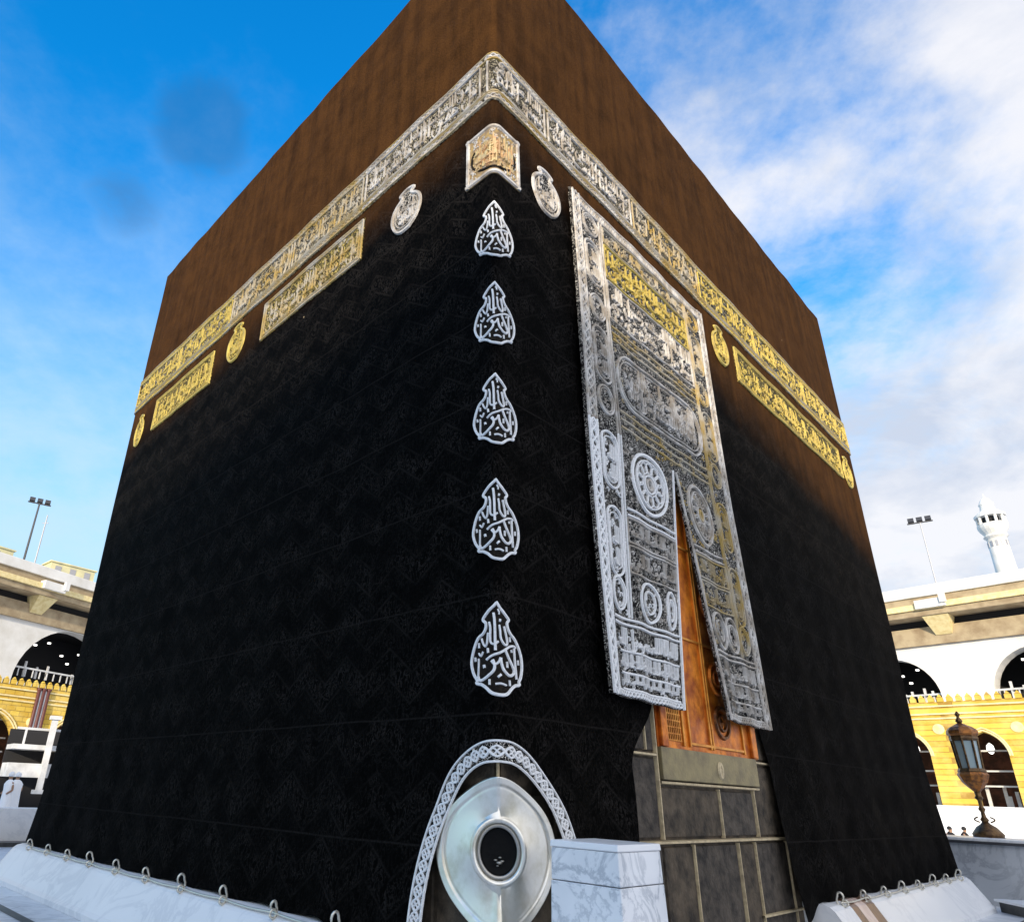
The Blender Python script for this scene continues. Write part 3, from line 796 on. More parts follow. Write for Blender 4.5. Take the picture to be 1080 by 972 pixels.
# the silver surround on the corner, open to the black stone
FN = -(D1 + D2).normalized(); FX = (D2 - D1).normalized()
BSZ = 1.455
def fp(x, z, d): return FX * x + FN * d + Vector((0, 0, BSZ + z))     # d = how far in front of the corner edge
def walld(x): return -math.sqrt(x * x + 0.003) + 0.10
rows = []
NT = 96
def bs_pt(s, th):
    # s: 0 inner lip .. 1 rim
    cx_, sz_ = math.cos(th), math.sin(th)
    ri = (0.165, 0.19)
    ro = (0.462, (0.445 if sz_ > 0 else .50) * (1 + .13 * abs(sz_) ** 9))
    x = cx_ * (ri[0] + (ro[0] - ri[0]) * s); z = sz_ * (ri[1] + (ro[1] - ri[1]) * s)
    d0, d1_ = 0.035, walld(cx_ * ro[0]) + 0.085
    k = s ** 1.15
    lip = 0.018 * sstep(.80, .86, s) - 0.010 * sstep(.74, .79, s) * (1 - sstep(.80, .86, s))
    return fp(x, z, d0 * (1 - k) + d1_ * k - 0.03 * math.sin(PI * s) * cx_ * cx_ + lip * (0.35 + 0.65 * cx_ * cx_) + 0.022 * math.exp(-(x / .035) ** 2) * sz_ ** 4)
for s in [i / 44 for i in range(45)]:
    rows.append([bs_pt(s, 2 * PI * k / NT) for k in range(NT)])
rim = []
for k in range(NT):
    th = 2 * PI * k / NT; cx_, sz_ = math.cos(th), math.sin(th); x = cx_ * .472; z = sz_ * (.455 if sz_ > 0 else .51) * (1 + .13 * abs(sz_) ** 9)
    rim.append(fp(x, z, walld(x) - .12))
rows.append(rim)
b = MB(); b.grid(rows, True)
sf = b.build('silver_surround', 'silver_metal', kb, smooth=True)
b = MB()
def ring(mb, rx, rz, d, w, h, n=48):
    rr = []
    for k in range(n):
        th = 2 * PI * k / n; c, s_ = math.cos(th), math.sin(th)
        rr.append([fp(c * (rx + w / 2), s_ * (rz + w / 2), d - .02), fp(c * (rx + w / 3), s_ * (rz + w / 3), d + h), fp(c * (rx - w / 3), s_ * (rz - w / 3), d + h), fp(c * (rx - w / 2), s_ * (rz - w / 2), d - .05)])
    rr.append(rr[0]); mb.grid(rr)
ring(b, .186, .212, .025, .05, .040)
b.build('outer_ring', 'silver_metal', sf, smooth=True)
b = MB(); ring(b, .149, .174, .022, .04, .022); b.build('inner_ring', 'silver_dark', sf, smooth=True)
b = MB()
rr = []
for q, d in ((1.0, .030), (.97, .022), (.9, .017), (.6, .014), (.3, .013), (.02, .013)):
    rr.append([fp(.131 * q * math.cos(2 * PI * k / 36), .156 * q * math.sin(2 * PI * k / 36), d) for k in range(36)])
b.grid(rr, True)
b.build('black_stone', 'black_stone', sf, smooth=True)
b = MB()
rng_ = random.Random(11)
for x, z, s_ in ((.004, -.075, .024), (-.022, -.058, .014), (.026, -.064, .016), (.010, -.040, .013), (-.008, -.095, .011)):
    b.lathe([(0.001, -s_ * .5), (s_, -s_ * .2), (s_, s_ * .3), (0.001, s_ * .5)], 8, fp(x, z, .02))
b.build('stone_fragment', 'silver_dark', sf, smooth=True)
b = MB()
for sgn in (1, -1):     # folded seam above and below the opening
    pts = [fp(0, sgn * z, .066 + .004 * (z - .2)) for z in (.215, .27, .34, .42, .485)]
    b = MB(); rr = []
    for i, p in enumerate(pts):
        w = (.11, .045, .020, .013, .012)[i]
        rr.append([p - FX * w - FN * .05, p + FN * .02, p + FX * w - FN * .05])
    b.grid(rr); b.build('seam', 'silver_metal', sf, smooth=True)
b = MB(); b.tube([fp(0, .47, .012), fp(0, .64, .012), fp(0, .80, .010)], .014, 8)
b.build('corner_strip', 'joint', kb)
# rough stone courses around the surround
for z0, z1 in ((.3, .78), (.80, 1.32), (1.34, 1.86), (1.88, 2.3)):
    for u0, u1_ in ((-1.5, -.7), (-.68, -.03), (.03, .7), (.72, 1.5)): q_ = MB(); block(q_, u0, u1_, z0, z1, .018); q_.build('stone_block', 'granite', kb)

# ================================================================== THE CLOTH
kc = thing('cloth_covering', 'black silk cloth with gold embroidered band hung over the cube-shaped building', 'cloth', (0, 0, GZ))
def archw(z, k=0.0):
    """half-width of the arched opening around the corner; k = 0 inner edge, 1 outer edge of its border"""
    zt, w = 2.07 + .15 * k, .68 + .125 * k
    if z >= zt: return 0.0
    if z <= 0.95: return w
    t = (z - 0.95) / (zt - 0.95)
    return w * (1 - t * t) ** 0.52
ASH = 0.055                                        # the opening sits a little to the right of the edge
def archl(z): return -archw(z) + ASH * (1 - sstep(1.7, 2.07, z))
def archr(z): return archw(z) + ASH * (1 - sstep(1.7, 2.07, z))
def dl(z): return 2.58 - 0.22 * (1 - sstep(2.8, 3.4, z)) - 0.52 * (1 - sstep(2.1, 2.8, z)) - 0.20 * (1 - sstep(.7, 2.1, z))
def dr(z): return 4.70 + 0.22 * (1 - sstep(2.8, 3.4, z)) + 0.14 * (1 - sstep(2.2, 2.8, z))
def hem(u):
    hs = HL if u < 0 else HR
    d = min(abs(u - h) for h in hs)
    sp = .94 if u < 0 else .86
    h = .765 + .055 * min(1, d / (sp / 2)) ** 0.6
    if u < 0: return .45 + (h - .45) * sstep(1.0, 1.9, -u)
    return .45 if u < 3 else .62 + (h - .62) * sstep(5.0, 5.8, u)
ZT = 6.1
cm = MB()
def cu(n0, n1, n): return [n0 + (n1 - n0) * i / n for i in range(n + 1)]
corner_us = [-.3, -.2, -.12, -.075] + [-.055 + .011 * k for k in range(11)] + [.075, .12, .2, .3]
us = [-L1 - L2, -L1 - 6, -L1 - 2, -L1 - .5] + [-L1 - .06 + k * .012 for k in range(11)] + cu(-L1 + .2, -.45, 64) + corner_us + cu(.45, L2 - .2, 74) + [L2 - .06 + k * .012 for k in range(11)] + [L2 + .5, L2 + 2, L2 + 6, L2 + L1]
us = sorted(us)
zs_top = cu(ZT, HT, 40)
uvs = []
def cgrid(rows):
    """rows of (u,z) -> cloth mesh with uv"""
    for r in rows: uvs.extend(r)
    cm.grid([[S(u, z) for u, z in r] for r in rows])
rag = lambda u: .014 * math.sin(u * 1.9) * math.sin(u * .7 + 1) + .006 * math.sin(u * 6.1)      # the top edge is never ruler-straight
cgrid([[(u, z + (rag(u) if z > HT - .01 else 0)) for u in us] for z in zs_top])
# turned-in top edge
top = [[(u, HT) for u in us]] * 3
o0 = len(cm.v)
rws = []
for oo, dz in ((0, 0), (-.05, .03), (-.25, .01)):
    rws.append([S(u, HT + rag(u), oo) + Vector((0, 0, dz)) for u in us]); uvs.extend([(u, HT) for u in us])
cm.grid(rws)
def side(edge_a, edge_b, base_us, bottom, low=.45):
    """cloth below ZT between two edges that are functions of z; base_us in [0,1]"""
    rows = []
    for k in range(91):
        q = k / 90
        row = []
        for s in base_us:
            zq = ZT + (low - ZT) * q
            u = edge_a(zq) + (edge_b(zq) - edge_a(zq)) * s
            zb = bottom(u)
            z = ZT + (zb - ZT) * q
            row.append((u, z))
        rows.append(row)
    cgrid(rows)
ln = [(u + L1 + L2) / (L1 + L2) for u in us if u <= 1e-6]
if abs(ln[-1] - 1) > 1e-6: ln.append(1.0)
# finer along the visible part so that the scalloped hem is smooth
ln = sorted(set([round(x, 6) for x in ln] + [round((u + L1 + L2) / (L1 + L2), 6) for u in cu(-L1 + .2, -.9, 200)]))
side(lambda z: -L1 - L2, archl, ln, hem)
side(archr, dl, cu(0, .05, 6) + cu(.08, 1, 26), hem)
rn = sorted(set(cu(0, 1, 0.0 or 1)[:1] + [(u - 4.70) / (L2 + L1 - 4.70) for u in us if u > 4.75] + [(u - 4.70) / (L2 + L1 - 4.70) for u in cu(4.8, L2 - .1, 180)] + [1.0]))
side(dr, lambda z: L2 + L1, rn, hem, .62)
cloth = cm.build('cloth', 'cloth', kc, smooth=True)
me = cloth.data
uvl = me.uv_layers.new(name='cloth')
vi = [0] * len(me.loops); me.loops.foreach_get('vertex_index', vi)
flat = []
for i in vi: flat += uvs[i]
uvl.data.foreach_set('uv', flat)
me.flip_normals() if False else None

BT, BB = 10.33, 9.475
rt_ = random.Random(21)
T_RIGHT = 'بسم الله الرحمن الرحيم', 'واذ جعلنا البيت مثابة للناس وامنا', 'واتخذوا من مقام ابراهيم مصلى', 'وعهدنا الى ابراهيم واسماعيل', 'ان طهرا بيتي للطائفين والعاكفين', 'والركع السجود'
T_LEFT = 'قل صدق الله فاتبعوا ملة ابراهيم حنيفا', 'وما كان من المشركين', 'ان اول بيت وضع للناس', 'للذي ببكة مباركا وهدى للعالمين', 'فيه ايات بينات مقام ابراهيم', 'ومن دخله كان امنا'
def emb(u, z, o): return S(u, z, 0.010 + o)
# the band round the building: backing, borders and written panels
bk = MB(); patch(bk, -L1 - 2, L2 + 2, BB, BT, lambda u, z, o: S(u, z, o), .010, .3)
band = bk.build('embroidered_band', 'fil_band', kc, smooth=False)
edges = MB()
for z in (BT - .02, BT - .115, BB + .02, BB + .115, BB + .15):
    ribbon(edges, [(-L1 - 1.9, z), (L2 + 1.9, z)], .026, emb, .012, .008, maxseg=.06)
def tier(u0, u1_, mt):
    e = MB()
    lf = line_f((u0, BT - .067), (u1_, BT - .067)); lace(e, lf, int((u1_ - u0) / .16), .030, .020, emb); e.build('border', mt, band); e = MB()
    lf = line_f((u0, BB + .067), (u1_, BB + .067)); lace(e, lf, int((u1_ - u0) / .16), .030, .020, emb)
    e.build('border', mt, band)
edges.build('border_line', 'mixed', band)
panels = []
ur = [-.13, 1.02, 3.1, 5.2, 7.4, 9.9, L2 + .05, L2 + 1.6]
ul = [-.17, -2.5, -4.4, -6.4, -8.6, -L1 - .05, -L1 - 1.6]
for (a, c), tx, mt in zip(zip(ur, ur[1:]), list(T_RIGHT) + ['الحمد لله'], ['silver', 'silver', 'mixed', 'gold', 'gold', 'gold', 'gold']): panels.append((a + .04, c - .04, tx, mt))  # silver to gold outward: sky and sun tint put into the thread colour
for (a, c), tx, mt in zip(zip(ul, ul[1:]), T_LEFT, ['silver', 'mixed', 'mixed', 'gold', 'gold', 'gold']): panels.append((c + .04, a - .04, tx, mt))  # left face likewise, warm light at the far end put into the thread
for a, c, tx, mt in panels:
    e = MB()
    zc0, zc1 = BB + .175, BT - .135
    frame_line(e, a, c, zc0, zc1, .022, emb)
    write(e, tx, c - .05, a + .05, zc0 + .13, .34, emb, .085, .010, True, rt_, .003)
    write(e, tx.split(' ', 1)[-1] + ' ' + tx.split(' ', 1)[0], c - .08, a + .08, zc0 + .33, .22, emb, .088, .010, False, rt_)
    scrolls(e, a + .03, c - .03, zc0 + .02, zc1 - .02, emb, .11, .8, .012, rt_)
    e.build('lettering', mt, band)
    tier(a - .04, c + .04, mt)

# oblong written panels and round medallions under the band
def text_panel(u0, u1_, z0, z1, tx, mt, taper=True):
    k = MB(); patch(k, u0, u1_, z0, z1, lambda u, z, o: S(u, z, o), .012, .3)
    p = k.build('script_panel', 'fil_gold', kc)
    e = MB()
    frame_line(e, u0 + .02, u1_ - .02, z0 + .02, z1 - .02, .030, emb)
    frame_line(e, u0 + .09, u1_ - .09, z0 + .08, z1 - .08, .018, emb)
    n = int((u1_ - u0) / .15)
    for z in (z0 + .05, z1 - .05): lace(e, line_f((u0 + .05, z), (u1_ - .05, z)), n, .018, .014, emb)
    for uu in (u0 + .055, u1_ - .055): lace(e, line_f((uu, z0 + .05), (uu, z1 - .05)), 5, .02, .014, emb)
    for su, sz in ((u0 + .12, z0 + .1), (u1_ - .12, z0 + .1), (u0 + .12, z1 - .1), (u1_ - .12, z1 - .1)): dot(e, su, sz, .05, emb)
    h = z1 - z0
    write(e, tx, u1_ - .13, u0 + .13, z0 + h * .28, h * .44, emb, .085, .010, True, rt_, .003)
    write(e, ' '.join(reversed(tx.split())), u1_ - .13, u0 + .13, z0 + h * .50, h * .28, emb, .09, .010, False, rt_)
    scrolls(e, u0 + .1, u1_ - .1, z0 + .1, z1 - .1, emb, .12, .9, .013, rt_)
    e.build('lettering', mt, p)
text_panel(-5.10, -2.42, 8.56, 9.32, 'قل يا عبادي الذين اسرفوا على انفسهم', 'mixed')
text_panel(-9.42, -6.85, 8.53, 9.28, 'واني لغفار لمن تاب وامن وعمل صالحا', 'gold')
text_panel(6.30, 11.62, 8.50, 9.24, 'نبئ عبادي اني انا الغفور الرحيم واذا سالك عبادي عني فاني قريب', 'gold')
def medallion(u, z, mt, rx=.29, rz=.34, narrow=1.0):
    out = []
    prof = [(-.30, -1.0), (.0, -.95), (.30, -1.0), (.72, -.72), (.98, -.25), (.95, .25), (.70, .58), (.42, .74), (.32, .90), (.5, 1.04), (.0, 1.16)]
    half = [(x * rx * narrow, y * rz) for x, y in prof]
    pts = half[2:] + [(-x, y) for x, y in reversed(half[2:-1])]
    pts = [(u + x, z + y) for x, y in smooth_path(pts + [pts[0]], 4)[:-1]]
    k = MB(); poly_patch(k, pts, lambda a, b_, o: S(a, b_, o), .012)
    p = k.build('medallion', 'fil_silver' if mt == 'silver' else 'fil_gold', kc)
    e = MB()
    ribbon(e, pts, .050, emb, .014, .01, closed=True)
    inner = [(u + (x - u) * .80, z + (y - z) * .80) for x, y in pts]
    ribbon(e, inner, .014, emb, .010, .005, closed=True)
    write(e, 'يا حي يا قيوم', u + rx * .70 * narrow, u - rx * .70 * narrow, z - rz * .08, rz * .6, emb, .14, .014, False, rt_)
    write(e, 'الله', u + rx * .55 * narrow, u - rx * .55 * narrow, z - rz * .55, rz * .5, emb, .16, .014, False, rt_)
    scrolls(e, u - rx * .66 * narrow, u + rx * .66 * narrow, z - rz * .75, z + rz * .6, emb, .09, 1.6, .014, rt_)
    e.build('lettering', mt, p)
medallion(-1.49, 8.76, 'silver', .27, .315)
medallion(-5.97, 8.97, 'gold')
medallion(-10.13, 8.80, 'gold', .2)
medallion(.94, 8.65, 'silver', .265, .315)
medallion(5.74, 8.92, 'gold', .27)
medallion(12.02, 8.80, 'gold', .26)

# square panel wrapped round the corner
sq0, sq1, sqz0, sqz1 = -.425, .425, 8.27, 9.05
k = MB(); patch(k, sq0, sq1, sqz0, sqz1, lambda u, z, o: S(u, z, o), .012, .1)
p = k.build('square_panel', 'panel_tan', kc)
e = MB()
us_c = cu(sq0, sq1, 40)
for z in (sqz0 + .03, sqz1 - .03): ribbon(e, [(u, z) for u in us_c], .055, emb, .012, .008)
for u in (sq0 + .03, sq1 - .03): ribbon(e, [(u, sqz0), (u, sqz1)], .055, emb, .012, .008, maxseg=.2)
for x0, x1 in ((sq0 + .06, sq0 + .30), (sq1 - .30, sq1 - .06)): scrolls(e, x0, x1, sqz0 + .06, sqz0 + .2, emb, .1, 2.6, .018, rt_)
scrolls(e, -.3, .3, sqz1 - .22, sqz1 - .05, emb, .1, 2.0, .018, rt_)
scrolls(e, sq0 + .05, sq0 + .13, sqz0 + .05, sqz1 - .05, emb, .1, 2.0, .018, rt_)
scrolls(e, sq1 - .13, sq1 - .05, sqz0 + .05, sqz1 - .05, emb, .1, 2.0, .018, rt_)
e.build('border', 'silver', p)
e = MB()
cz = (sqz0 + sqz1) / 2 - .02
arc = [(.33 * math.cos(a), cz + .27 * math.sin(a)) for a in [R(x) for x in range(150, 391, 8)]]
ribbon(e, arc, .035, lambda a, b_, o: S(a, b_, .012 + o), .010, .004)
e.build('dark_crescent', 'panel', p)
e = MB()
write(e, 'الله الصمد', .29, -.29, cz - .08, .26, emb, .17, .016, True, rt_)
write(e, 'قل هو الله احد', .30, -.30, cz - .20, .20, emb, .15, .012, False, rt_)
write(e, 'لم يلد ولم يولد', .30, -.30, cz + .06, .20, emb, .15, .012, False, rt_)
scrolls(e, -.31, .31, cz - .22, cz + .24, emb, .10, 2.2, .018, rt_)
e.build('lettering', 'copper', p)

# five lamp-shaped ornaments down the corner, each reading "God is great"
OUT = [(318, 60), (345, 110), (385, 160), (435, 212), (415, 250), (425, 300), (455, 345), (500, 385), (545, 460), (572, 545), (575, 640), (555, 730), (530, 775), (535, 800), (485, 815), (440, 850), (385, 905), (330, 912), (280, 895), (235, 850), (185, 815), (135, 800), (140, 775), (100, 710), (74, 620), (80, 540), (105, 450), (140, 380), (190, 345), (215, 300), (215, 250), (185, 212), (230, 150), (290, 95)]
LET = [([(325, 125), (338, 155), (335, 178)], 15), ([(335, 230), (352, 232)], 26),
 ([(290, 160), (298, 230), (302, 330), (304, 440), (306, 515)], 24),            # tall alef
 ([(338, 275), (345, 330), (350, 400), (375, 450), (405, 455), (410, 420), (395, 350), (380, 285)], 19),
 ([(250, 245), (262, 300), (262, 380), (268, 440), (300, 455), (330, 430)], 19),
 ([(175, 390), (192, 440), (215, 470), (232, 440), (238, 380), (240, 345)], 17),
 ([(440, 375), (445, 420)], 15), ([(148, 430), (150, 478)], 17), ([(240, 490), (245, 535)], 20), ([(150, 525), (172, 555), (195, 515)], 15), ([(112, 560), (118, 600)], 17),
 ([(230, 595), (280, 560), (340, 535), (390, 500), (440, 465), (490, 452), (505, 470)], 20),   # top bar of kaf
 ([(385, 500), (420, 570), (462, 640), (478, 690), (455, 725), (410, 728), (370, 690), (352, 630), (348, 580)], 24),
 ([(490, 470), (492, 560), (498, 660), (503, 755)], 20),
 ([(275, 610), (300, 640), (330, 620), (345, 580)], 20),
 ([(285, 600), (300, 650), (290, 700), (245, 745), (190, 775), (160, 770), (150, 740)], 24),
 ([(150, 575), (152, 640), (150, 740)], 15), ([(205, 640), (212, 670)], 24), ([(400, 610), (402, 665)], 17), ([(455, 490), (460, 515)], 14), ([(530, 575), (533, 620)], 16),
 ([(262, 775), (264, 825)], 17), ([(305, 818), (345, 812), (385, 825)], 17), ([(420, 775), (422, 825)], 17), ([(330, 735), (342, 750)], 38)]
tops = (7.83, 6.71, 5.59, 4.46, 3.32)
for zt in tops:
    kx = 0.535 / 500; kz = 0.755 / 852
    loc = lambda x, y: ((x - 322) * kx, zt - (y - 60) * kz)
    op = smooth_path([loc(*q) for q in OUT] + [loc(*OUT[0])], 4)[:-1]
    k = MB(); poly_patch(k, op, lambda a, b_, o: S(a, b_, o), .010)
    p = k.build('lamp_ornament', 'panel', kc)
    e = MB(); ribbon(e, op, .027, emb, .007, .006, closed=True)
    e.build('outline', 'white_thread', p)
    e = MB()
    for st, w in LET:
        ribbon(e, smooth_path([loc(*q) for q in st], 4), w * kx * .98, emb, .007, .005, nib=None)
    e.build('lettering', 'white_thread', p)
# embroidered edge of the arched opening over the corner
e = MB()
def arc_path(k, n=90):
    pts = []
    zt = 2.07 + .15 * k; zs = [.40 + (zt - .40) * (1 - (1 - i / n) ** 2.2) for i in range(n + 1)]
    sh = lambda z: ASH * (1 - sstep(1.7, 2.07, z)); left = [(-archw(z, k) + sh(z), z) for z in zs]; right = [(archw(z, k) + sh(z), z) for z in reversed(zs[:-1])]
    return left + right
pi_, po_ = arc_path(0.0), arc_path(1.0)
k = MB()
k.grid([[S(a, b_, -.004) for a, b_ in pi_], [S(a, b_, .014) for a, b_ in pi_], [S(a, b_, .014) for a, b_ in po_], [S(a, b_, -.002) for a, b_ in po_]])
p = k.build('arch_border', 'fil_silver', kc)
for q in (pi_, po_): ribbon(e, q, .019, emb, .010, .006)
mid = [((a[0] + b_[0]) / 2, (a[1] + b_[1]) / 2) for a, b_ in zip(pi_, po_)]
# arc-length sampling for the interlace
acc = [0]
for a, b_ in zip(mid, mid[1:]): acc.append(acc[-1] + math.hypot(b_[0] - a[0], b_[1] - a[1]))
def midf(s):
    d = s * acc[-1]
    i = 0
    while i < len(acc) - 2 and acc[i + 1] < d: i += 1
    t = (d - acc[i]) / max(1e-9, acc[i + 1] - acc[i])
    a, b_ = mid[i], mid[i + 1]
    dx, dy = b_[0] - a[0], b_[1] - a[1]; l = math.hypot(dx, dy) or 1
    return a[0] + dx * t, a[1] + dy * t, -dy / l, dx / l
lace(e, midf, 24, .040, .021, emb, .010)
lace(e, midf, 48, .022, .014, emb, .010)
e.build('lace', 'white_thread', p)

# ================================================================== THE DOOR CURTAIN
dc = thing('door_curtain', 'large silver and gold embroidered curtain hanging over the golden door, parted below', 'curtain', tuple(Fw(3.5, 2.8, .1)))
CZ0, CZ1, SLZ = 2.80, 9.38, 5.88
SS = .545
def cmap(s, z):
    """curtain cloth coordinates (s across, z) to the face; the lower half is drawn apart along the slit"""
    t = (CZ1 - z) / (CZ1 - CZ0)
    a, d = 1.38 + .05 * t, 4.96 + .06 * t
    c = a + (d - a) * SS
    k = max(0.0, (SLZ - z) / (SLZ - CZ0))
    ca, cb = c - .65 * k, c + .38 * k ** 0.8
    if s <= SS: return a + (ca - a) * s / SS
    return cb + (d - cb) * (s - SS) / (1 - SS)
def CF(s, z, o):
    k = max(0.0, (SLZ - z) / (SLZ - CZ0))
    fold = (0.005 + .016 * k) * math.sin(s * 33 + .7 * math.sin(z * .8)) + .008 * math.sin(z * 1.1 + s * 9)
    u = cmap(s, z)
    edge = k * .05 * math.exp(-((s - SS) / .05) ** 2)
    zz = z - (0.07 * (s / SS) if s <= SS else .06 + .03 * (s - SS) / (1 - SS)) * max(0, min(1, (4 - z) / 1.2)) * .5
    zz = 2.74 + (zz - CZ0) * .9635
    p, n = outline(u)
    return p + n * (.13 + .05 * k + fold + edge + o) + Vector((0, 0, zz))
rc = random.Random(33)
def curtain_sheet(s0, s1, z0, z1, nx, nz, mb):
    f0 = [[CF(s0 + (s1 - s0) * i / nx, z0 + (z1 - z0) * j / nz, 0.0) for i in range(nx + 1)] for j in range(nz + 1)]
    b0 = [[CF(s0 + (s1 - s0) * i / nx, z0 + (z1 - z0) * j / nz, -.03) for i in range(nx + 1)] for j in range(nz + 1)]
    mb.grid(f0); mb.grid(b0)
    mb.grid([f0[0], b0[0]]); mb.grid([f0[-1], b0[-1]])
    mb.grid([[r[0] for r in f0], [r[0] for r in b0]]); mb.grid([[r[-1] for r in f0], [r[-1] for r in b0]])
k = MB(); curtain_sheet(0, 1, SLZ, CZ1, 60, 24, k); up_p = k.build('upper_cloth', 'fil_silver', dc, smooth=True)
k = MB(); curtain_sheet(0, SS, CZ0, SLZ, 34, 24, k); lo_l = k.build('lower_flap', 'fil_silver', dc, smooth=True)
k = MB(); curtain_sheet(SS + 1e-5, 1, CZ0, SLZ, 30, 24, k); lo_r = k.build('lower_flap', 'fil_silver', dc, smooth=True)
WS = 3.6                                          # metres per unit of s, for widths
def RS(mb, pts, w, o=.010, h=.008, closed=False, seg=.12, nib=None):
    """ribbon on the curtain, points in (s,z); widths handled in metres"""
    q = [(a * WS, b_) for a, b_ in pts]
    ribbon(mb, q, w, lambda x, y, oo: CF(x / WS, y, oo), o, h, closed=closed, maxseg=None if closed else seg, nib=nib)
cf = lambda x, y, o: CF(x / WS, y, o)
def c_write(mb, tx, s0, s1, z, em, pen=.15, vow=True):
    pen *= .6
    write(mb, tx, s1 * WS, s0 * WS, z, em, cf, pen, .014, vow, rc, .003)
def c_scroll(mb, s0, s1, z0, z1, size=.13, dens=1.7, w=.018): scrolls(mb, s0 * WS, s1 * WS, z0, z1, cf, size, dens * .7, w * .8, rc)
def c_frame(mb, s0, s1, z0, z1, w=.024):
    for a, b_ in (((s0, z0), (s1, z0)), ((s0, z1), (s1, z1)), ((s0, z0), (s0, z1)), ((s1, z0), (s1, z1))): RS(mb, [a, b_], w)
def c_lace(mb, a, b_, n, amp, w=.016): lace(mb, line_f((a[0] * WS, a[1]), (b_[0] * WS, b_[1])), n, amp, w, cf)
A = {k_: MB() for k_ in ('uw', 'us', 'um', 'ug', 'ls', 'lm', 'rs', 'rm')}
TX = ['بسم الله الرحمن الرحيم', 'قد نرى تقلب وجهك في السماء', 'فلنولينك قبلة ترضاها', 'لا اله الا الله محمد رسول الله', 'وسارعوا الى مغفرة من ربكم', 'الله نور السموات والارض', 'لقد صدق الله رسوله الرويا بالحق', 'لتدخلن المسجد الحرام ان شاء الله امنين', 'قل هو الله احد الله الصمد', 'الحمد لله رب العالمين']
# outer borders
for key, s0, s1, z0, z1 in (('us', 0, 1, SLZ, CZ1), ('ls', 0, SS, CZ0, SLZ), ('rs', SS, 1, CZ0, SLZ)):
    mb = A[key]
    for s in ((0.012, .05) if s0 == 0 else ()) + ((.952, .988) if s1 == 1 else ()): RS(mb, [(s, z0), (s, z1)], .03)
    if s0 == 0:
        c_lace(mb, (.031, z0), (.031, z1), int((z1 - z0) / .26), .045, .03); c_scroll(mb, .014, .05, z0, z1, .1, 1.4)
    if s1 == 1:
        c_lace(mb, (.970, z0), (.970, z1), int((z1 - z0) / .26), .045, .03); c_scroll(mb, .952, .987, z0, z1, .1, 1.4)
RS(A['us'], [(.01, CZ1 - .03), (.99, CZ1 - .03)], .035); RS(A['us'], [(.05, CZ1 - .17), (.95, CZ1 - .17)], .025)
c_lace(A['us'], (.05, CZ1 - .1), (.95, CZ1 - .1), 26, .05, .022)
# side columns of medallions and oblongs
def col_unit(mb, sc, zc, hs, hz, round_):
    out = circle(sc * WS, zc, hs * WS, hz, 22) if round_ else [(y_, x_) for x_, y_ in oblong(zc, sc * WS, hz, hs * WS)]
    ribbon(mb, out, .03, cf, .012, .008, closed=True)
    out2 = [(sc * WS + (x_ - sc * WS) * .78, zc + (y_ - zc) * .82) for x_, y_ in out]
    ribbon(mb, out2, .016, cf, .010, .006, closed=True)
    c_scroll(mb, sc - hs * .6, sc + hs * .6, zc - hz * .7, zc + hz * .7, .11, 1.5, .02)
    if not round_:
        for kk in range(int(hz * 2 / .28)): c_write(mb, 'الله', sc - hs * .6, sc + hs * .6, zc - hz * .7 + kk * .25, .2, .16, False)
for sc, up_k, lo_k in ((.115, 'us', 'ls'), (.885, 'um', 'rm')):
    col = [(9.0, .17, 1), (8.35, .36, 0), (7.62, .19, 1), (6.9, .40, 0), (6.25, .19, 1)]
    for zc, hz, rd in col: col_unit(A[up_k], sc, zc, .047, hz, rd)
    for zc, hz, rd in ((5.45, .36, 0), (4.45, .40, 0), (3.86, .18, 1)): col_unit(A[lo_k], sc, zc, .047, hz, rd)
    e_ = .058 if sc < .5 else -.058
    for zr0, zr1, kk in ((SLZ, CZ1 - .17, up_k), (3.62, SLZ, lo_k)):
        RS(A[kk], [(sc + e_, zr0), (sc + e_, zr1)], .024); RS(A[kk], [(sc + e_ * 1.25, zr0), (sc + e_ * 1.25, zr1)], .016)
    c_scroll(A[up_k], sc - .062, sc + .06, SLZ, CZ1 - .18, .12, .8, .016)
    c_scroll(A[lo_k], sc - .062, sc + .06, 3.65, SLZ, .12, .8, .016)
s0, s1 = .195, .805
# rows of the upper half
u = A['um']
c_frame(u, s0, s1, 8.90, 9.16); c_scroll(u, s0, s1, 8.92, 9.14, .11, 1.8); c_write(u, TX[0], s0 + .01, s1 - .01, 8.97, .15)
ug = A['ug']
c_frame(ug, s0, s1, 8.30, 8.86); c_write(ug, TX[1], s0 + .01, s1 - .01, 8.44, .34); c_write(ug, TX[2], s0 + .01, s1 - .01, 8.58, .22, .15, False); c_scroll(ug, s0, s1, 8.32, 8.84, .12, 2.2)
us_ = A['us']
c_frame(us_, s0, s1, 7.62, 8.25)
c_write(us_, TX[3], s0 + .01, s1 - .01, 7.99, .24); c_write(us_, TX[4], s0 + .01, s1 - .01, 7.74, .24, .15, False); c_scroll(us_, s0, s1, 7.65, 8.22, .13, 1.9)
RS(us_, [((s0 + s1) / 2, 7.62), ((s0 + s1) / 2, 7.66)], .02)
for zb in (7.50, 7.40, 7.30): RS(u, [(s0, zb), (s1, zb)], .03)
c_scroll(u, s0, s1, 7.26, 7.58, .11, .9)
ob = oblong((s0 + s1) / 2 * WS, 6.76, (s1 - s0) / 2 * WS - .03, .40)
w_ = A['uw']
ribbon(w_, ob, .036, cf, .014, .008, closed=True)
ob2 = [((s0 + s1) / 2 * WS + (x - (s0 + s1) / 2 * WS) * .955, 6.76 + (y - 6.76) * .84) for x, y in ob]
ribbon(w_, ob2, .02, cf, .010, .006, closed=True)
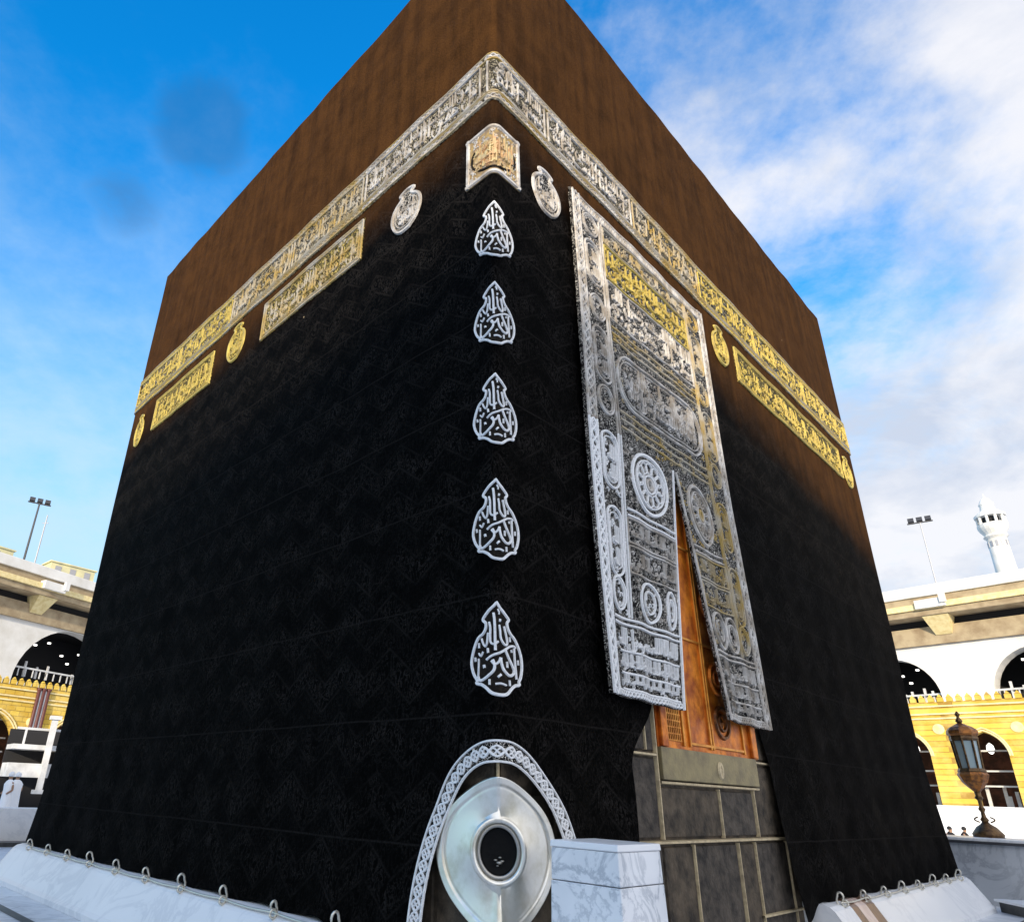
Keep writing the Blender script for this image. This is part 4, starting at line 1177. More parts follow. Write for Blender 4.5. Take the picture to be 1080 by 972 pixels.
c_write(w_, TX[5], s0 + .06, s1 - .06, 6.80, .30, .16); c_write(w_, TX[3], s0 + .06, s1 - .06, 6.55, .30, .16); c_write(w_, TX[4], s0 + .06, s1 - .06, 6.68, .28, .14, False)
c_scroll(w_, s0 + .05, s1 - .05, 6.48, 7.06, .12, 2.4)
c_scroll(u, s0, s0 + .04, 6.3, 7.2, .11, 1.2); c_scroll(u, s1 - .04, s1, 6.3, 7.2, .11, 1.2)
for zb in (6.24, 6.13, 6.02): RS(u, [(s0, zb), (s1, zb)], .03)
c_scroll(u, s0, s1, 5.9, 6.3, .11, 1.0)
# the two flaps
for key, a, d, gk in (('l', s0, SS - .018, 'lm'), ('r', SS + .018, s1, 'rm')):
    m_, s_ = A[key + 'm'], A[key + 's']
    sm = (a + d) / 2
    se = SS - .010 if key == 'l' else SS + .010
    RS(s_, [(se, CZ0), (se, SLZ)], .03)
    rx = (d - a) * WS * .36
    for kx_, w__ in ((1.0, .05), (.80, .024), (.30, .03)): ribbon(s_, circle(sm * WS, 5.42, rx * kx_, .41 * kx_, 30), w__, cf, .014, .008, closed=True)
    for i in range(12):
        an = 2 * PI * i / 12; ribbon(s_, circle(sm * WS + rx * .56 * math.cos(an), 5.42 + .41 * .56 * math.sin(an), .075, .08, 10), .02, cf, .012, .006, closed=True)
    ribbon(m_, circle(sm * WS, 5.42, rx * .16, .07, 14), .05, cf, .014, .01, closed=True)
    c_scroll(m_, a, d, 4.96, 5.86, .14, 1.1, .018)
    for zb in (4.92, 4.84): RS(s_, [(a, zb), (d, zb)], .03)
    c_frame(m_, a, d, 4.50, 4.80); c_write(m_, TX[8], a + .01, d - .01, 4.59, .17); c_scroll(m_, a, d, 4.52, 4.78, .11, 1.6)
    c_frame(m_, a, d, 4.14, 4.46); c_write(m_, TX[9], a + .01, d - .01, 4.23, .18); c_scroll(m_, a, d, 4.16, 4.44, .11, 1.6)
    for cx, rr_ in ((a + (d - a) * .38, .24), (a + (d - a) * .84, .13)):
        ribbon(s_, circle(cx * WS, 3.87, rr_ * 1.05, .22, 24), .035, cf, .014, .008, closed=True)
        ribbon(s_, circle(cx * WS, 3.87, rr_ * .6, .13, 18), .025, cf, .014, .008, closed=True)
        c_scroll(s_, cx - rr_ / WS * .7, cx + rr_ / WS * .7, 3.74, 4.0, .1, 1.6)
    c_scroll(m_, a, d, 3.64, 4.1, .12, .8)
    e0, e1 = (.06, SS - .018) if key == 'l' else (SS + .018, .945)
    for zb in (3.60, 3.54): RS(s_, [(e0, zb), (e1, zb)], .03)
    for i, (z0, z1) in enumerate(((3.26, 3.50), (3.04, 3.22), (2.88, 3.0))):
        RS(s_, [(e0 + .03, z0), (e1 - .01, z0)], .028)
        c_write(s_, ('لا اله الا الله محمد رسول الله', 'الملك لله الواحد', 'الحمد لله رب العالمين')[i], e0 + .03, e1 - .02, z0 + .065, (z1 - z0) * .74, .17, False); c_scroll(s_, e0 + .01, e1 - .01, z0, z1, .1, .8, .014)
    c_lace(s_, (e0, 2.84), (e1, 2.84), 12, .025, .02)
for key, nm, mt, par in (('uw', 'oval_embroidery', 'silver', up_p), ('us', 'silver_embroidery', 'silver', up_p), ('um', 'mixed_embroidery', 'mixed', up_p), ('ug', 'gold_embroidery', 'gold', up_p),
                         ('ls', 'silver_embroidery', 'white_thread', lo_l), ('lm', 'mixed_embroidery', 'silver', lo_l), ('rs', 'silver_embroidery', 'silver', lo_r), ('rm', 'mixed_embroidery', 'mixed', lo_r)):
    A[key].build(nm, mt, par)

# ================================================================== MARBLE POST
def local(o_, x, y, ang):       # matrix for something standing at x,y turned by ang
    return Matrix.Translation((x, y, o_)) @ Matrix.Rotation(ang, 4, 'Z')
pc = CAMP + Vector((math.sin(R(12.62)), math.cos(R(12.62)), 0)) * 5.36
mp = thing('marble_post', 'square white veined marble post beside the silver surround at the corner', 'post', (pc.x, pc.y, GZ))
ang = math.atan2(D2.y, D2.x)
T = local(0, pc.x, pc.y, ang)
def tapered(mb, hw0, hw1, z0, z1, T):
    vs = [T @ Vector((sx * h, sy * h, z)) for h, z in ((hw0, z0), (hw1, z1)) for sx, sy in ((-1, -1), (1, -1), (1, 1), (-1, 1))]
    mb.add(vs, [(3, 2, 1, 0), (4, 5, 6, 7), (0, 1, 5, 4), (1, 2, 6, 5), (2, 3, 7, 6), (3, 0, 4, 7)])
PT = 1.566
b = MB(); tapered(b, .292, .268, GZ, PT - .245, T); b.build('lower_block', 'marble_post', mp, bevel=.006)
b = MB(); tapered(b, .266, .262, PT - .240, PT - .045, T); b.build('upper_block', 'marble_post', mp, bevel=.006)
b = MB(); tapered(b, .270, .266, PT - .043, PT, T); b.build('cap', 'marble', mp, bevel=.008)
b = MB(); tapered(b, .255, .255, PT - .2415, PT - .2385, T); b.build('bed_joint', 'dark_metal', mp)

# ================================================================== BACKGROUND HELPERS
def at(bear, D): return Vector((CAMP.x + math.sin(R(bear)) * D, CAMP.y + math.cos(R(bear)) * D, 0))
def elz(D, el): return CAMP.z + D * math.tan(R(el))
def wing_T(nb, D):
    """local frame of a wall whose normal lies on bearing nb at distance D: x to the right, y away, z up"""
    o = at(nb, D)
    ax = Vector((math.cos(R(nb)), -math.sin(R(nb)), 0)); ay = Vector((math.sin(R(nb)), math.cos(R(nb)), 0))
    m = Matrix((ax, ay, Vector((0, 0, 1)))).transposed().to_4x4(); m.translation = (o.x, o.y, 0)
    return m
def arch_profile(c, w, zs, kind, n=18):
    """opening outline from left springing over the crown to the right springing"""
    pts = []
    if kind == 'round':
        for i in range(n + 1):
            a = PI - PI * i / n; pts.append((c + w * math.cos(a), zs + w * math.sin(a)))
    else:                                             # pointed: two arcs of radius 1.45w
        r = 1.5 * w; top = math.sqrt(r * r - (r - w) ** 2); at_ = math.atan2(top, r - w)
        for i in range(n // 2 + 1):
            a = PI - at_ * i / (n // 2); pts.append((c + (r - w) + r * math.cos(a), zs + r * math.sin(a)))
        for i in range(1, n // 2 + 1):
            a = at_ * (1 - i / (n // 2)); pts.append((c - (r - w) + r * math.cos(a), zs + r * math.sin(a)))
    return pts
def arcade_wall(mb, T, x0, x1, z0, z1, centres, w, zs, zbot, kind, depth):
    """wall front with arched openings from zbot up, with reveals of the given depth"""
    q = lambda x, y, z: T @ Vector((x, y, z))
    xs = x0
    for c in centres:
        prof = [(c - w, zbot)] + arch_profile(c, w, zs, kind) + [(c + w, zbot)]
        a, d = c - w - .0, c + w
        mb.grid([[q(xs, 0, z0), q(xs, 0, z1)], [q(a, 0, z0), q(a, 0, z1)]])
        if zbot > z0: mb.add([q(a, 0, z0), q(d, 0, z0), q(d, 0, zbot), q(a, 0, zbot)], [(0, 1, 2, 3)])
        low = [p for p in prof[1:-1]]
        mb.grid([[q(x, 0, z) for x, z in low], [q(x, 0, z1) for x, z in low]])
        mb.grid([[q(x, 0, z) for x, z in prof], [q(x, depth, z) for x, z in prof]])
        xs = d
    mb.grid([[q(xs, 0, z0), q(xs, 0, z1)], [q(x1, 0, z0), q(x1, 0, z1)]])

def white_gallery(label, nb, D, x0, x1, centres, w, bracket_x, zs=14.2):
    T = wing_T(nb, D)
    th = thing('white_gallery', label, 'building', T @ Vector(((x0 + x1) / 2, 0, GZ)), 'white galleries round the courtyard')
    b = MB(); arcade_wall(b, T, x0, x1, GZ, 20.6, centres, w, zs, min(13.6, zs), 'round', 2.2)
    b.box(x0, x1, 12, 13, GZ, 20.6, T)
    wall = b.build('wall', 'white_wall', th)
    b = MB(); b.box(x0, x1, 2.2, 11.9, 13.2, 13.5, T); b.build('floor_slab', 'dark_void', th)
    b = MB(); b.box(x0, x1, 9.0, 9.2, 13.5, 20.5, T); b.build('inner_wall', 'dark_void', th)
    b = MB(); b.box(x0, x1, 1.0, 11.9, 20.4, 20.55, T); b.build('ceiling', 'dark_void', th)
    b = MB(); b.box(x0, x1, -.5, -.003, 20.2, 22.3, T); b.build('frieze', 'soffit', th)
    b = MB()
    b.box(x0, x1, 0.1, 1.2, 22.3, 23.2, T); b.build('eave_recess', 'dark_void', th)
    b = MB(); b.box(x0, x1, -2.6, 13, 23.2, 23.9, T); b.build('eave', 'soffit', th, bevel=.05)
    b = MB(); b.box(x0, x1, -2.9, 13, 23.904, 24.6, T); b.build('cornice', 'yellow_pale', th, bevel=.06)
    b = MB(); b.box(x0, x1, -2.3, -1.9, 24.6, 25.5, T); b.build('cornice_band', 'soffit', th)
    b = MB(); b.box(x0, x1, -2.6, -1.4, 25.504, 26.8, T); b.box(x0, x1, -1.4, 13, 25.2, 25.5, T); b.build('parapet', 'white_wall', th, bevel=.08)
    for x in bracket_x:
        k = MB()
        vs = [T @ Vector((x + sx * wd, y, z)) for sx in (-1, 1) for wd, y, z in ((1.3, -2.4, 23.18), (1.3, 0, 23.18), (.8, -.02, 21.2), (.8, -.6, 21.2))]
        k.add(vs, [(0, 1, 2, 3), (7, 6, 5, 4), (0, 4, 5, 1), (1, 5, 6, 2), (2, 6, 7, 3), (3, 7, 4, 0)])
        k.build('bracket', 'yellow_pale', th)
        k = MB(); k.box(x - 1.5, x + 1.5, -3.3, -2.3, 23.95, 24.95, T); k.box(x + 1.1, x + 1.7, -3.6, -3.2, 24.3, 25.4, T)
        k.build('spout', 'white_wall', th)
    rr = random.Random(int(nb * 7) + 3)
    for c in centres:
        k = MB()
        k.box(c - w, c + w, .5, .7, 14.55, 14.75, T)
        for i in range(15): k.box(c - w + w * 2 * i / 15, c - w + w * 2 * i / 15 + .12, .55, .65, 13.6, 14.6, T)
        k.build('railing', 'white_paint', th)
        k = MB()
        for x, h in ((-.72, 1.9), (-.5, 1.2), (-.3, 1.7), (.2, 1.0), (.35, 1.4), (.62, 1.8), (.78, 1.3)):
            k = MB(); k.box(c + x * w - .12, c + x * w + .12, .9, 1.1, 13.6, 14.2 + h * .7, T); k.build('balcony_post', 'white_paint', th)
        k = MB()
        for x, z in ((-.45, 18.0), (.1, 17.3), (.45, 17.9), (-.2, 18.6), (.25, 16.4)):
            k = MB(); k.box(c + x * w - .15, c + x * w + .15, 3, 3.3, z, z + .2, T); k.build('lamp', 'lamp', th)
    return th, T
GAL = '{} white gallery building with large round arches and a deep eave'
# ------------------------------------------------------------------ far galleries
gl_l, T_l = white_gallery('greyish white gallery building with one large round arch, left of the black cloth', -64, 84, 22, 92, [40.6, 60.0, 79.4], 7.4, [53.2, 68.5, 38.4], 12.8)
gl_r, T_r = white_gallery('bright white gallery building with round arches and deep eave, right of the black cloth', 50, 97.6, -60, 26, [-45.0, -30.2, -15.4, -0.6, 14.2], 4.9, [-23.4, -38.6, -8.2])
gl_e, T_e = white_gallery('white gallery building across the courtyard behind the viewpoint, throwing its shade over the floor', 200, 73, -70, 70, [-56, -41, -26, -11, 4, 19, 34, 49], 4.9, [-33, 11])

# ------------------------------------------------------------------ golden sandstone arcades in front
def golden_arcade(label, nb, D, x0, x1, z1, centres, w, zs, columns):
    T = wing_T(nb, D)
    th = thing('golden_arcade', label, 'arcade', T @ Vector(((x0 + x1) / 2, 0, GZ)), 'golden arcades in front of the galleries')
    zb = 2.42
    b = MB(); arcade_wall(b, T, x0, x1, zb, z1, centres, w, zs, zb, 'pointed', .9)
    b.box(x0, x1, .0, 5.6, z1, z1 + .25, T)
    b.build('wall', 'yellow', th)
    k = MB()
    for i in range(int((x1 - x0) / .62)):
        x = x0 + i * .62
        vs = [T @ Vector((xx, y, z)) for y in (-.1, .25) for xx, z in ((x, z1 + .25), (x + .42, z1 + .25), (x + .42, z1 + .55), (x + .21, z1 + .85), (x, z1 + .55))]
        k.add(vs, [(0, 1, 2, 3, 4), (9, 8, 7, 6, 5)] + [(i_, (i_ + 1) % 5, (i_ + 1) % 5 + 5, i_ + 5) for i_ in range(5)])
    k.build('battlement', 'yellow', th)
    k = MB()
    for z in (z1 - .15, z1 - .75, z1 - 1.1): k.box(x0, x1, -.14, -.003, z, z + .12, T)
    k.build('moulding', 'yellow_pale', th)
    for c in centres:
        k = MB()
        for s_ in (1.06, 1.16):
            pr = arch_profile(c, w * s_, zs, 'pointed')
            k.tube([T @ Vector((x, -.05, z)) for x, z in pr], .07, 6)
        k.build('arch_moulding', 'yellow_pale', th)
        k = MB(); k.lathe([(.001, -.1), (.38, -.1), (.40, 0), (.2, .06), (.001, .06)], 20, T=T @ Matrix.Translation((c + w + .95, -.06, zs + 2.05)) @ Matrix.Rotation(PI / 2, 4, 'X'))
        k.build('boss', 'yellow_pale', th)
    k = MB(); k.box(x0, x1, 5.0, 5.2, zb, z1, T); k.build('back_wall', 'brown_deep', th)
    rr = random.Random(int(abs(nb)))
    def one(*a):
        k = MB(); k.box(*a, T); k.build('inner_railing', 'white_paint', th)
    for c in centres:
        for z in (zb + 1.4, zb + 2.5, zb + 4.0): one(c - w, c + w, 1.5 + .05 * z, 1.7 + .05 * z, z, z + .12)
        for i in range(4):
            x = c - w + rr.random() * 1.8 * w; one(x, x + .22, 2.2, 2.4, zb, zb + rr.uniform(.7, 1.5))
        k = MB(); k.lathe([(.02, 0), (.22, -.2), (.26, -.55), (.12, -.8), (.02, -.85)], 10, (0, 0, 0), T @ Matrix.Translation((c, 2.2, zs + 1.1))); k.build('hanging_lamp', 'lamp', th, smooth=True)
    for cx in columns:
        k = MB()
        for i, dx in enumerate((-.42, 0, .42)):
            k = MB(); k.lathe([(.14, 5.3), (.20, 5.45), (.15, 5.6), (.15, 8.9), (.2, 9.05), (.24, 9.2)], 12, T=T @ Matrix.Translation((cx + dx, -.18, 0))); k.build('red_column', 'red_stone', th, smooth=True)
        k = MB()
        for dx in (-.21, .21): k.box(cx + dx - .06, cx + dx + .06, -.2, -.004, 5.4, 9.1, T)
        k.build('white_strip', 'white_paint', th)
    return th, T
ra, T_ra = golden_arcade('yellow sandstone arcade with pointed arches, behind the brass lantern', 43, 70, -32, 10, 9.9, [-27.1, -22.15, -17.2, -12.25, -7.3, -2.35, 2.6], 1.25, 6.0, [])
la, T_la = golden_arcade('golden sandstone arcade with red columns, left of the black cloth', -55, 64, 10, 48, 9.0, [14.7, 20.9, 27.1, 33.3, 39.5], 1.75, 4.3, [24.0, 30.2, 17.8])
# marble terrace the arcades stand on
for T, x0, x1, nm in ((T_ra, -60, 30, 'terrace'), (T_la, -10, 70, 'terrace')):
    k = MB(); k.box(x0, x1, -1.0, 40, GZ, 2.40, T)
    structure(k.build(nm, 'marble', None))

# ------------------------------------------------------------------ low curved wall with lantern, right
hw = thing('low_marble_wall', 'low grey veined marble wall with a dark rim beyond the right end of the cloth', 'wall', at(37, 19))
def hw_mesh(mb, r0, r1, z0, z1, cen, a0, a1, n=28):
    rows = []
    for i in range(n + 1):
        a = R(a0 + (a1 - a0) * i / n)
        d = Vector((math.sin(a), math.cos(a), 0))
        rows.append([cen + d * r0 + Vector((0, 0, z0)), cen + d * r0 + Vector((0, 0, z1)), cen + d * r1 + Vector((0, 0, z1)), cen + d * r1 + Vector((0, 0, z0))])
    mb.grid(rows)
    for r in (rows[0], rows[-1]): mb.add(r, [(0, 1, 2, 3)])
HC = at(40, 27)                      # centre of the half-round wall
WT = 1.40
k = MB(); hw_mesh(k, 7.4, 8.9, GZ, WT - .10, HC, 130, 300); k.build('wall', 'marble_grey', hw)
k = MB(); hw_mesh(k, 7.33, 8.97, WT - .10, WT - .05, HC, 129.5, 300.5); k.build('rim', 'dark_metal', hw)
k = MB(); hw_mesh(k, 7.36, 8.94, WT - .05, WT, HC, 129.6, 300.4); k.build('coping', 'marble', hw, bevel=.01)

lp = at(36.0, 19.4)
lt = thing('standing_lantern', 'ornate brass lantern with glass sides standing on the low marble wall', 'lantern', (lp.x, lp.y, WT))
def LT(z): return Matrix.Translation((lp.x, lp.y, WT + z)) @ Matrix.Diagonal((.86, .86, 1.13, 1))
k = MB(); k.lathe([(.30, 0), (.32, .05), (.27, .10), (.20, .17), (.10, .22), (.06, .26)], 24, T=LT(0)); k.build('base', 'lantern_brass', lt, smooth=True)
k = MB(); k.lathe([(.05, .24), (.09, .29), (.05, .34), (.04, .42), (.075, .47), (.04, .52), (.045, .62), (.09, .66), (.06, .70), (.07, .78)], 16, T=LT(0)); k.build('stem', 'lantern_brass', lt, smooth=True)
k = MB()
for sx in (-1, 1):
    k.tube([Vector((lp.x, lp.y, WT)) + Vector((.72 * sx * (.09 + .08 * math.sin(a)), -.69 * sx * (.09 + .08 * math.sin(a)), .28 + .10 * a / 3)) for a in [.3 * i for i in range(11)]], .014, 6)
k.build('scroll_arm', 'lantern_brass', lt, smooth=True)
k = MB(); k.lathe([(.06, .76), (.14, .82), (.26, .93), (.31, 1.02), (.33, 1.06), (.29, 1.10)], 8, T=LT(0)); k.build('bowl', 'lantern_copper', lt)
k = MB(); k.lathe([(.225, 1.10), (.265, 1.74)], 8, T=LT(0)); k.build('glass', 'glass', lt)
k = MB()
for i in range(8):
    a = 2 * PI * i / 8; c, s_ = math.cos(a), math.sin(a)
    k.tube([Vector((lp.x + .202 * c, lp.y + .202 * s_, WT + 1.08 * 1.13)), Vector((lp.x + .241 * c, lp.y + .241 * s_, WT + 1.76 * 1.13))], .022, 6)
k.lathe([(.27, 1.08), (.30, 1.12), (.27, 1.17)], 8, T=LT(0)); k.lathe([(.285, 1.66), (.31, 1.70), (.29, 1.75)], 8, T=LT(0))
k.build('frame', 'lantern_brass', lt)
k = MB(); k.lathe([(.30, 1.75), (.34, 1.79), (.33, 1.85), (.25, 1.91), (.12, 1.96), (.05, 1.99)], 8, T=LT(0)); k.build('cap', 'lantern_copper', lt)
k = MB(); k.lathe([(.04, 1.98), (.08, 2.03), (.04, 2.08), (.03, 2.11), (.06, 2.15), (.015, 2.21)], 12, T=LT(0)); k.build('finial', 'lantern_brass', lt, smooth=True)

# low black step at the right edge of the view
sp = at(37.6, 17.0)
k = MB(); T = Matrix.Translation((sp.x, sp.y, 0)) @ Matrix.Rotation(R(-6), 4, 'Z')
bs_ = thing('stone_step', 'low step with a near-black side and a white marble top, in front of the low grey wall', 'step', (sp.x, sp.y, GZ))
k.box(-.35, 2.2, -.2, .55, GZ, GZ + .16, T); k.build('riser', 'black_stone_floor', bs_)
k = MB(); k.box(-.40, 2.25, -.25, .6, GZ + .161, GZ + .20, T); k.build('tread', 'marble', bs_, bevel=.008)

# ------------------------------------------------------------------ minaret
mn = at(40.62, 150)
mz = lambda el: elz(150, el)
mt_ = thing('minaret', 'tall white round minaret with a balcony, beyond the white gallery roof', 'tower', (mn.x, mn.y, GZ))
TM = Matrix.Translation((mn.x, mn.y, 0)) @ Matrix.Diagonal((.86, .86, 1, 1))
k = MB(); k.lathe([(2.3, GZ), (2.2, 20), (1.75, mz(15)), (1.65, mz(16.6))], 20, T=TM); k.build('shaft', 'white_wall', mt_, smooth=True)
k = MB(); k.lathe([(1.65, mz(16.6)), (2.1, mz(16.75)), (1.8, mz(16.9)), (2.4, mz(17.2)), (2.6, mz(17.35)), (2.6, mz(17.55)), (2.3, mz(17.56))], 20, T=TM); k.build('balcony', 'white_wall', mt_)
k = MB(); k.lathe([(1.4, mz(17.56)), (1.4, mz(18.05))], 20, T=TM)
k.build('lantern_room', 'dark_void', mt_)
k = MB()
for i in range(10):
    a = 2 * PI * i / 10; k = MB(); c = Vector((mn.x + 1.93 * math.cos(a), mn.y + 1.93 * math.sin(a), 0)); k.tube([c + Vector((0, 0, mz(17.5))), c + Vector((0, 0, mz(18.05)))], .22, 8); k.build('column', 'white_wall', mt_)
k = MB(); k.lathe([(2.65, mz(18.02)), (2.7, mz(18.15)), (2.1, mz(18.3)), (1.3, mz(18.5)), (1.2, mz(18.8)), (1.35, mz(18.88)), (.9, mz(19.15)), (.2, mz(19.4)), (.05, mz(19.6))], 20, T=TM); k.build('spire', 'white_wall', mt_, smooth=False)
k = MB()
for i in range(12):
    a = 2 * PI * (i + .5) / 12
    T = TM @ Matrix.Rotation(a, 4, 'Z') @ Matrix.Translation((1.68, 0, mz(16.25))); k = MB(); k.box(-.04, .05, -.2, .2, -.5, .5, T); k.build('slit_window', 'grey_metal', mt_)

# ------------------------------------------------------------------ floodlight masts on the roofs
def mast(label, bear, D, z0, z1, heads, pw, mtl):
    c = at(bear, D)
    th = thing('floodlight_mast', label, 'mast', (c.x, c.y, z0), 'floodlight masts on the gallery roofs')
    k = MB(); k.tube([Vector((c.x, c.y, z0)), Vector((c.x, c.y, z1))], [pw, pw * .7], 8)
    k.build('pole', mtl, th)
    ax = Vector((math.cos(R(bear)), -math.sin(R(bear)), 0))
    w = heads * .5
    k = MB(); k.tube([c + ax * (-w) + Vector((0, 0, z1)), c + ax * w + Vector((0, 0, z1))], .10, 6); k.build('crossarm', 'dark_metal', th)
    for i in range(heads):
        o = c + ax * ((i - (heads - 1) / 2) * 2 * w / heads)
        T = Matrix.Translation((o.x, o.y, z1 + .1)) @ Matrix.Rotation(-R(bear), 4, 'Z') @ Matrix.Rotation(R(-25), 4, 'X')
        k = MB(); k.box(-.36, .36, -.3, .3, 0, .65, T); k.build('floodlight', 'dark_metal', th)
    return th
mast('dark floodlight mast with three lamp heads on the left gallery roof', -33.15, 108, 25.2, elz(108, 18.9), 3, .17, 'dark_metal')
mast('thin floodlight mast with a wide lamp bar on the right gallery roof', 36.75, 112, 25.2, elz(112, 18.5), 3, .10, 'grey_metal')
c = at(-32.4, 118)
k = MB(); k.tube([Vector((c.x, c.y, 25)), Vector((c.x, c.y, elz(118, 18.2)))], [.14, .09], 6); k.tube([Vector((c.x - .5, c.y, elz(118, 17.6))), Vector((c.x + .5, c.y, elz(118, 17.6)))], .06, 6)
tag(k.build('aerial_pole', 'grey_metal'), 'thin pale aerial pole beside the dark floodlight mast', 'pole')
for i, (b0, b1, e1, lab) in enumerate(((-36.5, -33.9, 15.4, 'cream roof cabin at the far left edge of the gallery roof'), (-31.3, -28.2, 14.9, 'long cream roof cabin nearer the black cloth'))):
    a, c = at(b0, 104), at(b1, 106)
    d = (c - a).normalized(); n_ = Vector((-d.y, d.x, 0))
    if n_.dot(a - CAMP) < 0: n_ = -n_
    z0, z1 = 25.2, elz(105, e1)
    rc_ = thing('roof_cabin', lab, 'cabin', ((a.x + c.x) / 2, (a.y + c.y) / 2, z0), 'cream cabins on the left gallery roof')
    k = MB(); L_ = (c - a).length
    T = Matrix((d, n_, Vector((0, 0, 1)))).transposed().to_4x4(); T.translation = (a.x, a.y, 0)
    k.box(0, L_, 0, 3, z0, z1 - .2, T); k.build('wall', 'cream', rc_)
    k = MB(); k.box(-.2, L_ + .2, -.2, 3.2, z1 - .2, z1, T); k.build('roof', 'cream', rc_)
    k = MB()
    for q in range(int(L_ / 2)): k.box(.6 + q * 2, 1.4 + q * 2, -.05, -.004, z0 + .6, z1 - .6, T); k.build('window', 'grey_metal', rc_); k = MB()

# ------------------------------------------------------------------ left: white viewing deck, barrier, people
T = wing_T(-40, 44)
vd = thing('viewing_deck', 'white two-storey viewing deck on posts in front of the golden arcade', 'platform', T @ Vector((9, 0, GZ)))
x0, x1 = 7.2, 14
k = MB(); k.box(x0, x1, 0, 2, 3.3, 3.55, T); k.box(x0, x1, 0, 2, 1.9, 2.6, T); k.build('deck', 'white_paint', vd)
for x in (8.9, 10.6, 12.6):
    k = MB(); k.box(x - .14, x + .14, -.3, 0 - .004, 1.3, 4.9, T); k.box(x - .3, x + .3, -.4, .1, 1.1, 1.3, T); k.box(x - .28, x + .28, -.4, 0 - .006, 4.9, 5.1, T); k.build('post', 'white_paint', vd)
k = MB(); k.box(x0, x1, .05, .15, 4.3, 4.42, T); pass
for q in range(6): k.box(x0 + .4 + q * 1.3, x0 + .5 + q * 1.3, .05, .15, 3.55, 4.3, T)
k.build('handrail', 'white_paint', vd)
k = MB(); k.box(x0 - 1.5, x1, 2.0, 2.2, GZ, 1.9, T); k.box(x0, x1, 2.0, 2.2, 1.9, 4.4, T); k.build('dark_screen', 'dark_void', vd)

T = wing_T(-34, 22)
wb = thing('marble_barrier', 'white marble barrier wall with a black rail beyond the left end of the cloth', 'barrier', T @ Vector((0, 0, GZ)))
k = MB(); k.box(-6, 1.05, 0, .5, GZ, 1.0, T); k.build('wall', 'marble', wb, bevel=.02)
k = MB(); k.box(1.25, 2.4, .1, .5, GZ, 1.12, T); k.build('end_block', 'marble', wb, bevel=.03)
k = MB()
for z in (.55, .78): k.tube([T @ Vector((x, -.14, z)) for x in (-6, -2, .6)] + [T @ Vector((.95, -.12, z - .02)), T @ Vector((1.2, -.05, z - .12))], .025, 6)
k.build('rail', 'dark_metal', wb, smooth=True)
k = MB(); k.box(-6, 2.6, -.6, .0 - .004, GZ + .004, GZ + .10, T); k.build('kerb', 'black_stone_floor', wb)

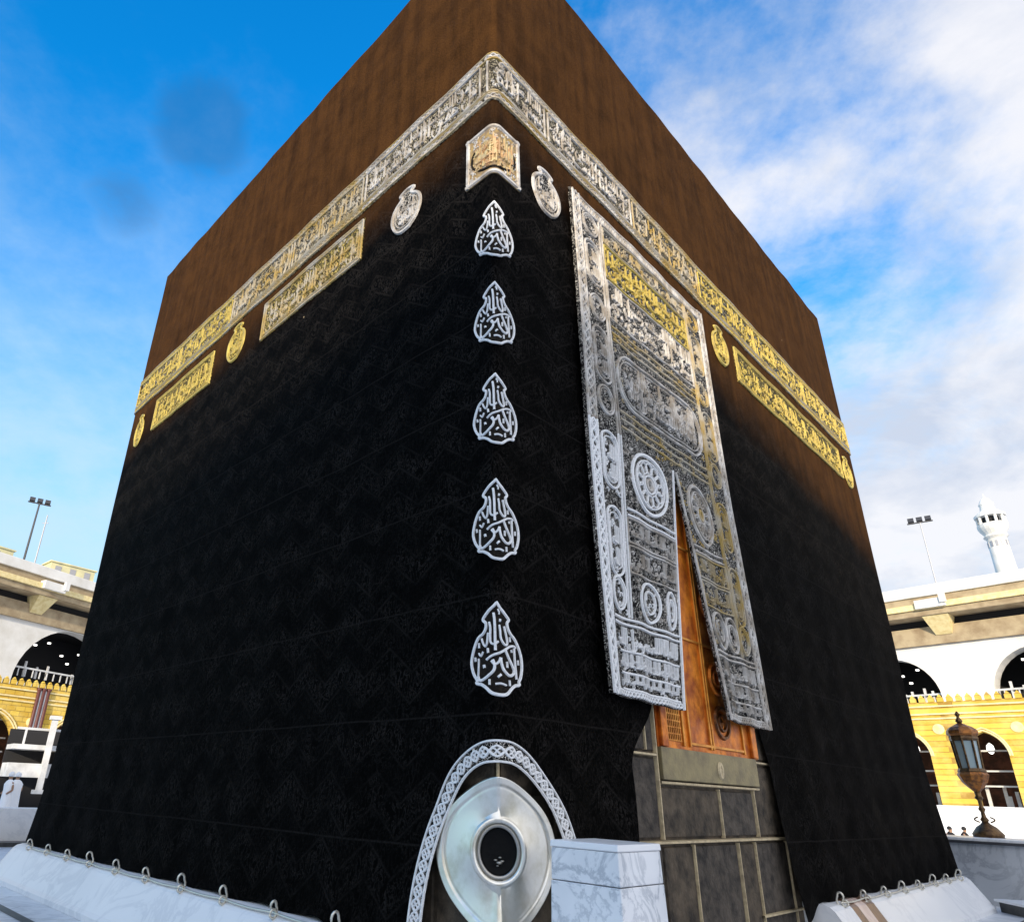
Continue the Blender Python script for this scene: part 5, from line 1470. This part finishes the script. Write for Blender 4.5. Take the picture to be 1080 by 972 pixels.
# ------------------------------------------------------------------ people (far off)
def person(label, loc, face, pose, robe, group=None):
    th = thing('person', label, 'person', loc, group)
    T = Matrix.Translation(loc) @ Matrix.Rotation(face, 4, 'Z')
    me = bpy.data.meshes.new('body'); bm = bmesh.new()
    sk = bm.verts.layers.skin.verify()
    def V(x, y, z, r):
        v = bm.verts.new(T @ Vector((x, y, z))); v[sk].radius = (r, r * .9); return v
    if pose == 'stand':
        hip = .95; J = {}
        pel = V(0, 0, hip, .14); ch = V(0, .0, 1.32, .16); ne = V(0, 0, 1.50, .055); hd = V(0, .02, 1.66, .10); tp = V(0, .02, 1.74, .085)
        seq = [(pel, ch), (ch, ne), (ne, hd), (hd, tp)]
        for s_ in (-1, 1):
            sh = V(s_ * .19, 0, 1.42, .06); el = V(s_ * .25, -.03, 1.14, .045); ha = V(s_ * .18, .16, 1.0, .035)
            kn = V(s_ * .10, .04, .5, .075); an = V(s_ * .10, 0, .09, .045); to = V(s_ * .11, .16, .04, .04); hi = V(s_ * .09, 0, .88, .10)
            seq += [(ch, sh), (sh, el), (el, ha), (pel, hi), (hi, kn), (kn, an), (an, to)]
    else:
        pel = V(0, 0, .14, .15); ch = V(0, .05, .50, .16); ne = V(0, .08, .68, .055); hd = V(0, .12, .82, .10); tp = V(0, .12, .90, .085)
        seq = [(pel, ch), (ch, ne), (ne, hd), (hd, tp)]
        for s_ in (-1, 1):
            sh = V(s_ * .19, .05, .60, .06); el = V(s_ * .26, .12, .36, .045); ha = V(s_ * .16, .34, .32, .035)
            kn = V(s_ * .32, .34, .14, .08); an = V(s_ * .06, .42, .07, .05); to = V(-s_ * .06, .46, .05, .04); hi = V(s_ * .12, .08, .14, .11)
            seq += [(ch, sh), (sh, el), (el, ha), (pel, hi), (hi, kn), (kn, an), (an, to)]
    for a, c_ in seq: bm.edges.new((a, c_))
    pel[sk].use_root = True
    bm.to_mesh(me); bm.free()
    me.materials.append(M['skin'])
    o = bpy.data.objects.new('body', me); COL.objects.link(o)
    o.parent = th; o.matrix_parent_inverse = th.matrix_world.inverted()
    o.modifiers.new('skin', 'SKIN'); sb = o.modifiers.new('sub', 'SUBSURF'); sb.levels = 1; sb.render_levels = 1
    k = MB()
    if pose == 'stand':
        prof = [(.24, .10), (.25, .5), (.22, .95), (.21, 1.15), (.235, 1.36), (.16, 1.47), (.075, 1.53)]
        rows = [[T @ Vector((r * math.cos(2 * PI * i / 16) * (1.08 + .05 * math.sin(i * 3)), r * .72 * math.sin(2 * PI * i / 16), z)) for i in range(16)] for r, z in prof]
    else:
        prof = [(.44, .0), (.42, .12), (.30, .26), (.23, .45), (.23, .58), (.14, .66), (.075, .71)]
        rows = [[T @ Vector((r * math.cos(2 * PI * i / 16), (.16 if z < .2 else .06) + r * .75 * math.sin(2 * PI * i / 16), z)) for i in range(16)] for r, z in prof]
    k.grid(rows, True); k.build('robe', robe, th, smooth=True)
    k = MB(); hz, hy = (1.70, .01) if pose == 'stand' else (.86, .10)
    k.lathe([(.100, -.06), (.112, 0), (.10, .06), (.05, .10), (.003, .115)], 14, T=T @ Matrix.Translation((0, hy - .015, hz)))
    k.build('head_cloth' if robe == 'robe_white' else 'hair', robe if robe == 'robe_white' else 'hair', th, smooth=True)
    return th
pa = at(-30.35, 33); person('standing person in a white robe behind the marble barrier', (pa.x, pa.y, GZ), R(150), 'stand', 'robe_white', 'people in white robes')
pb = at(-29.95, 34); person('second white-robed person close beside the barrier end block, half turned away', (pb.x, pb.y, GZ), R(60), 'stand', 'robe_white', 'people in white robes')
for i, (bb, D, lab) in enumerate(((33.55, 47, 'dark-clothed person seated on the far floor, nearest the black cloth'), (34.05, 48, 'dark-clothed person seated in the middle of three on the far floor'), (34.75, 49, 'dark-clothed person seated on the far floor, nearest the brass lantern'))):
    p = at(bb, D); person(lab, (p.x, p.y, GZ), R(150 + 40 * i), 'sit', 'robe_dark', 'people seated on the far floor')
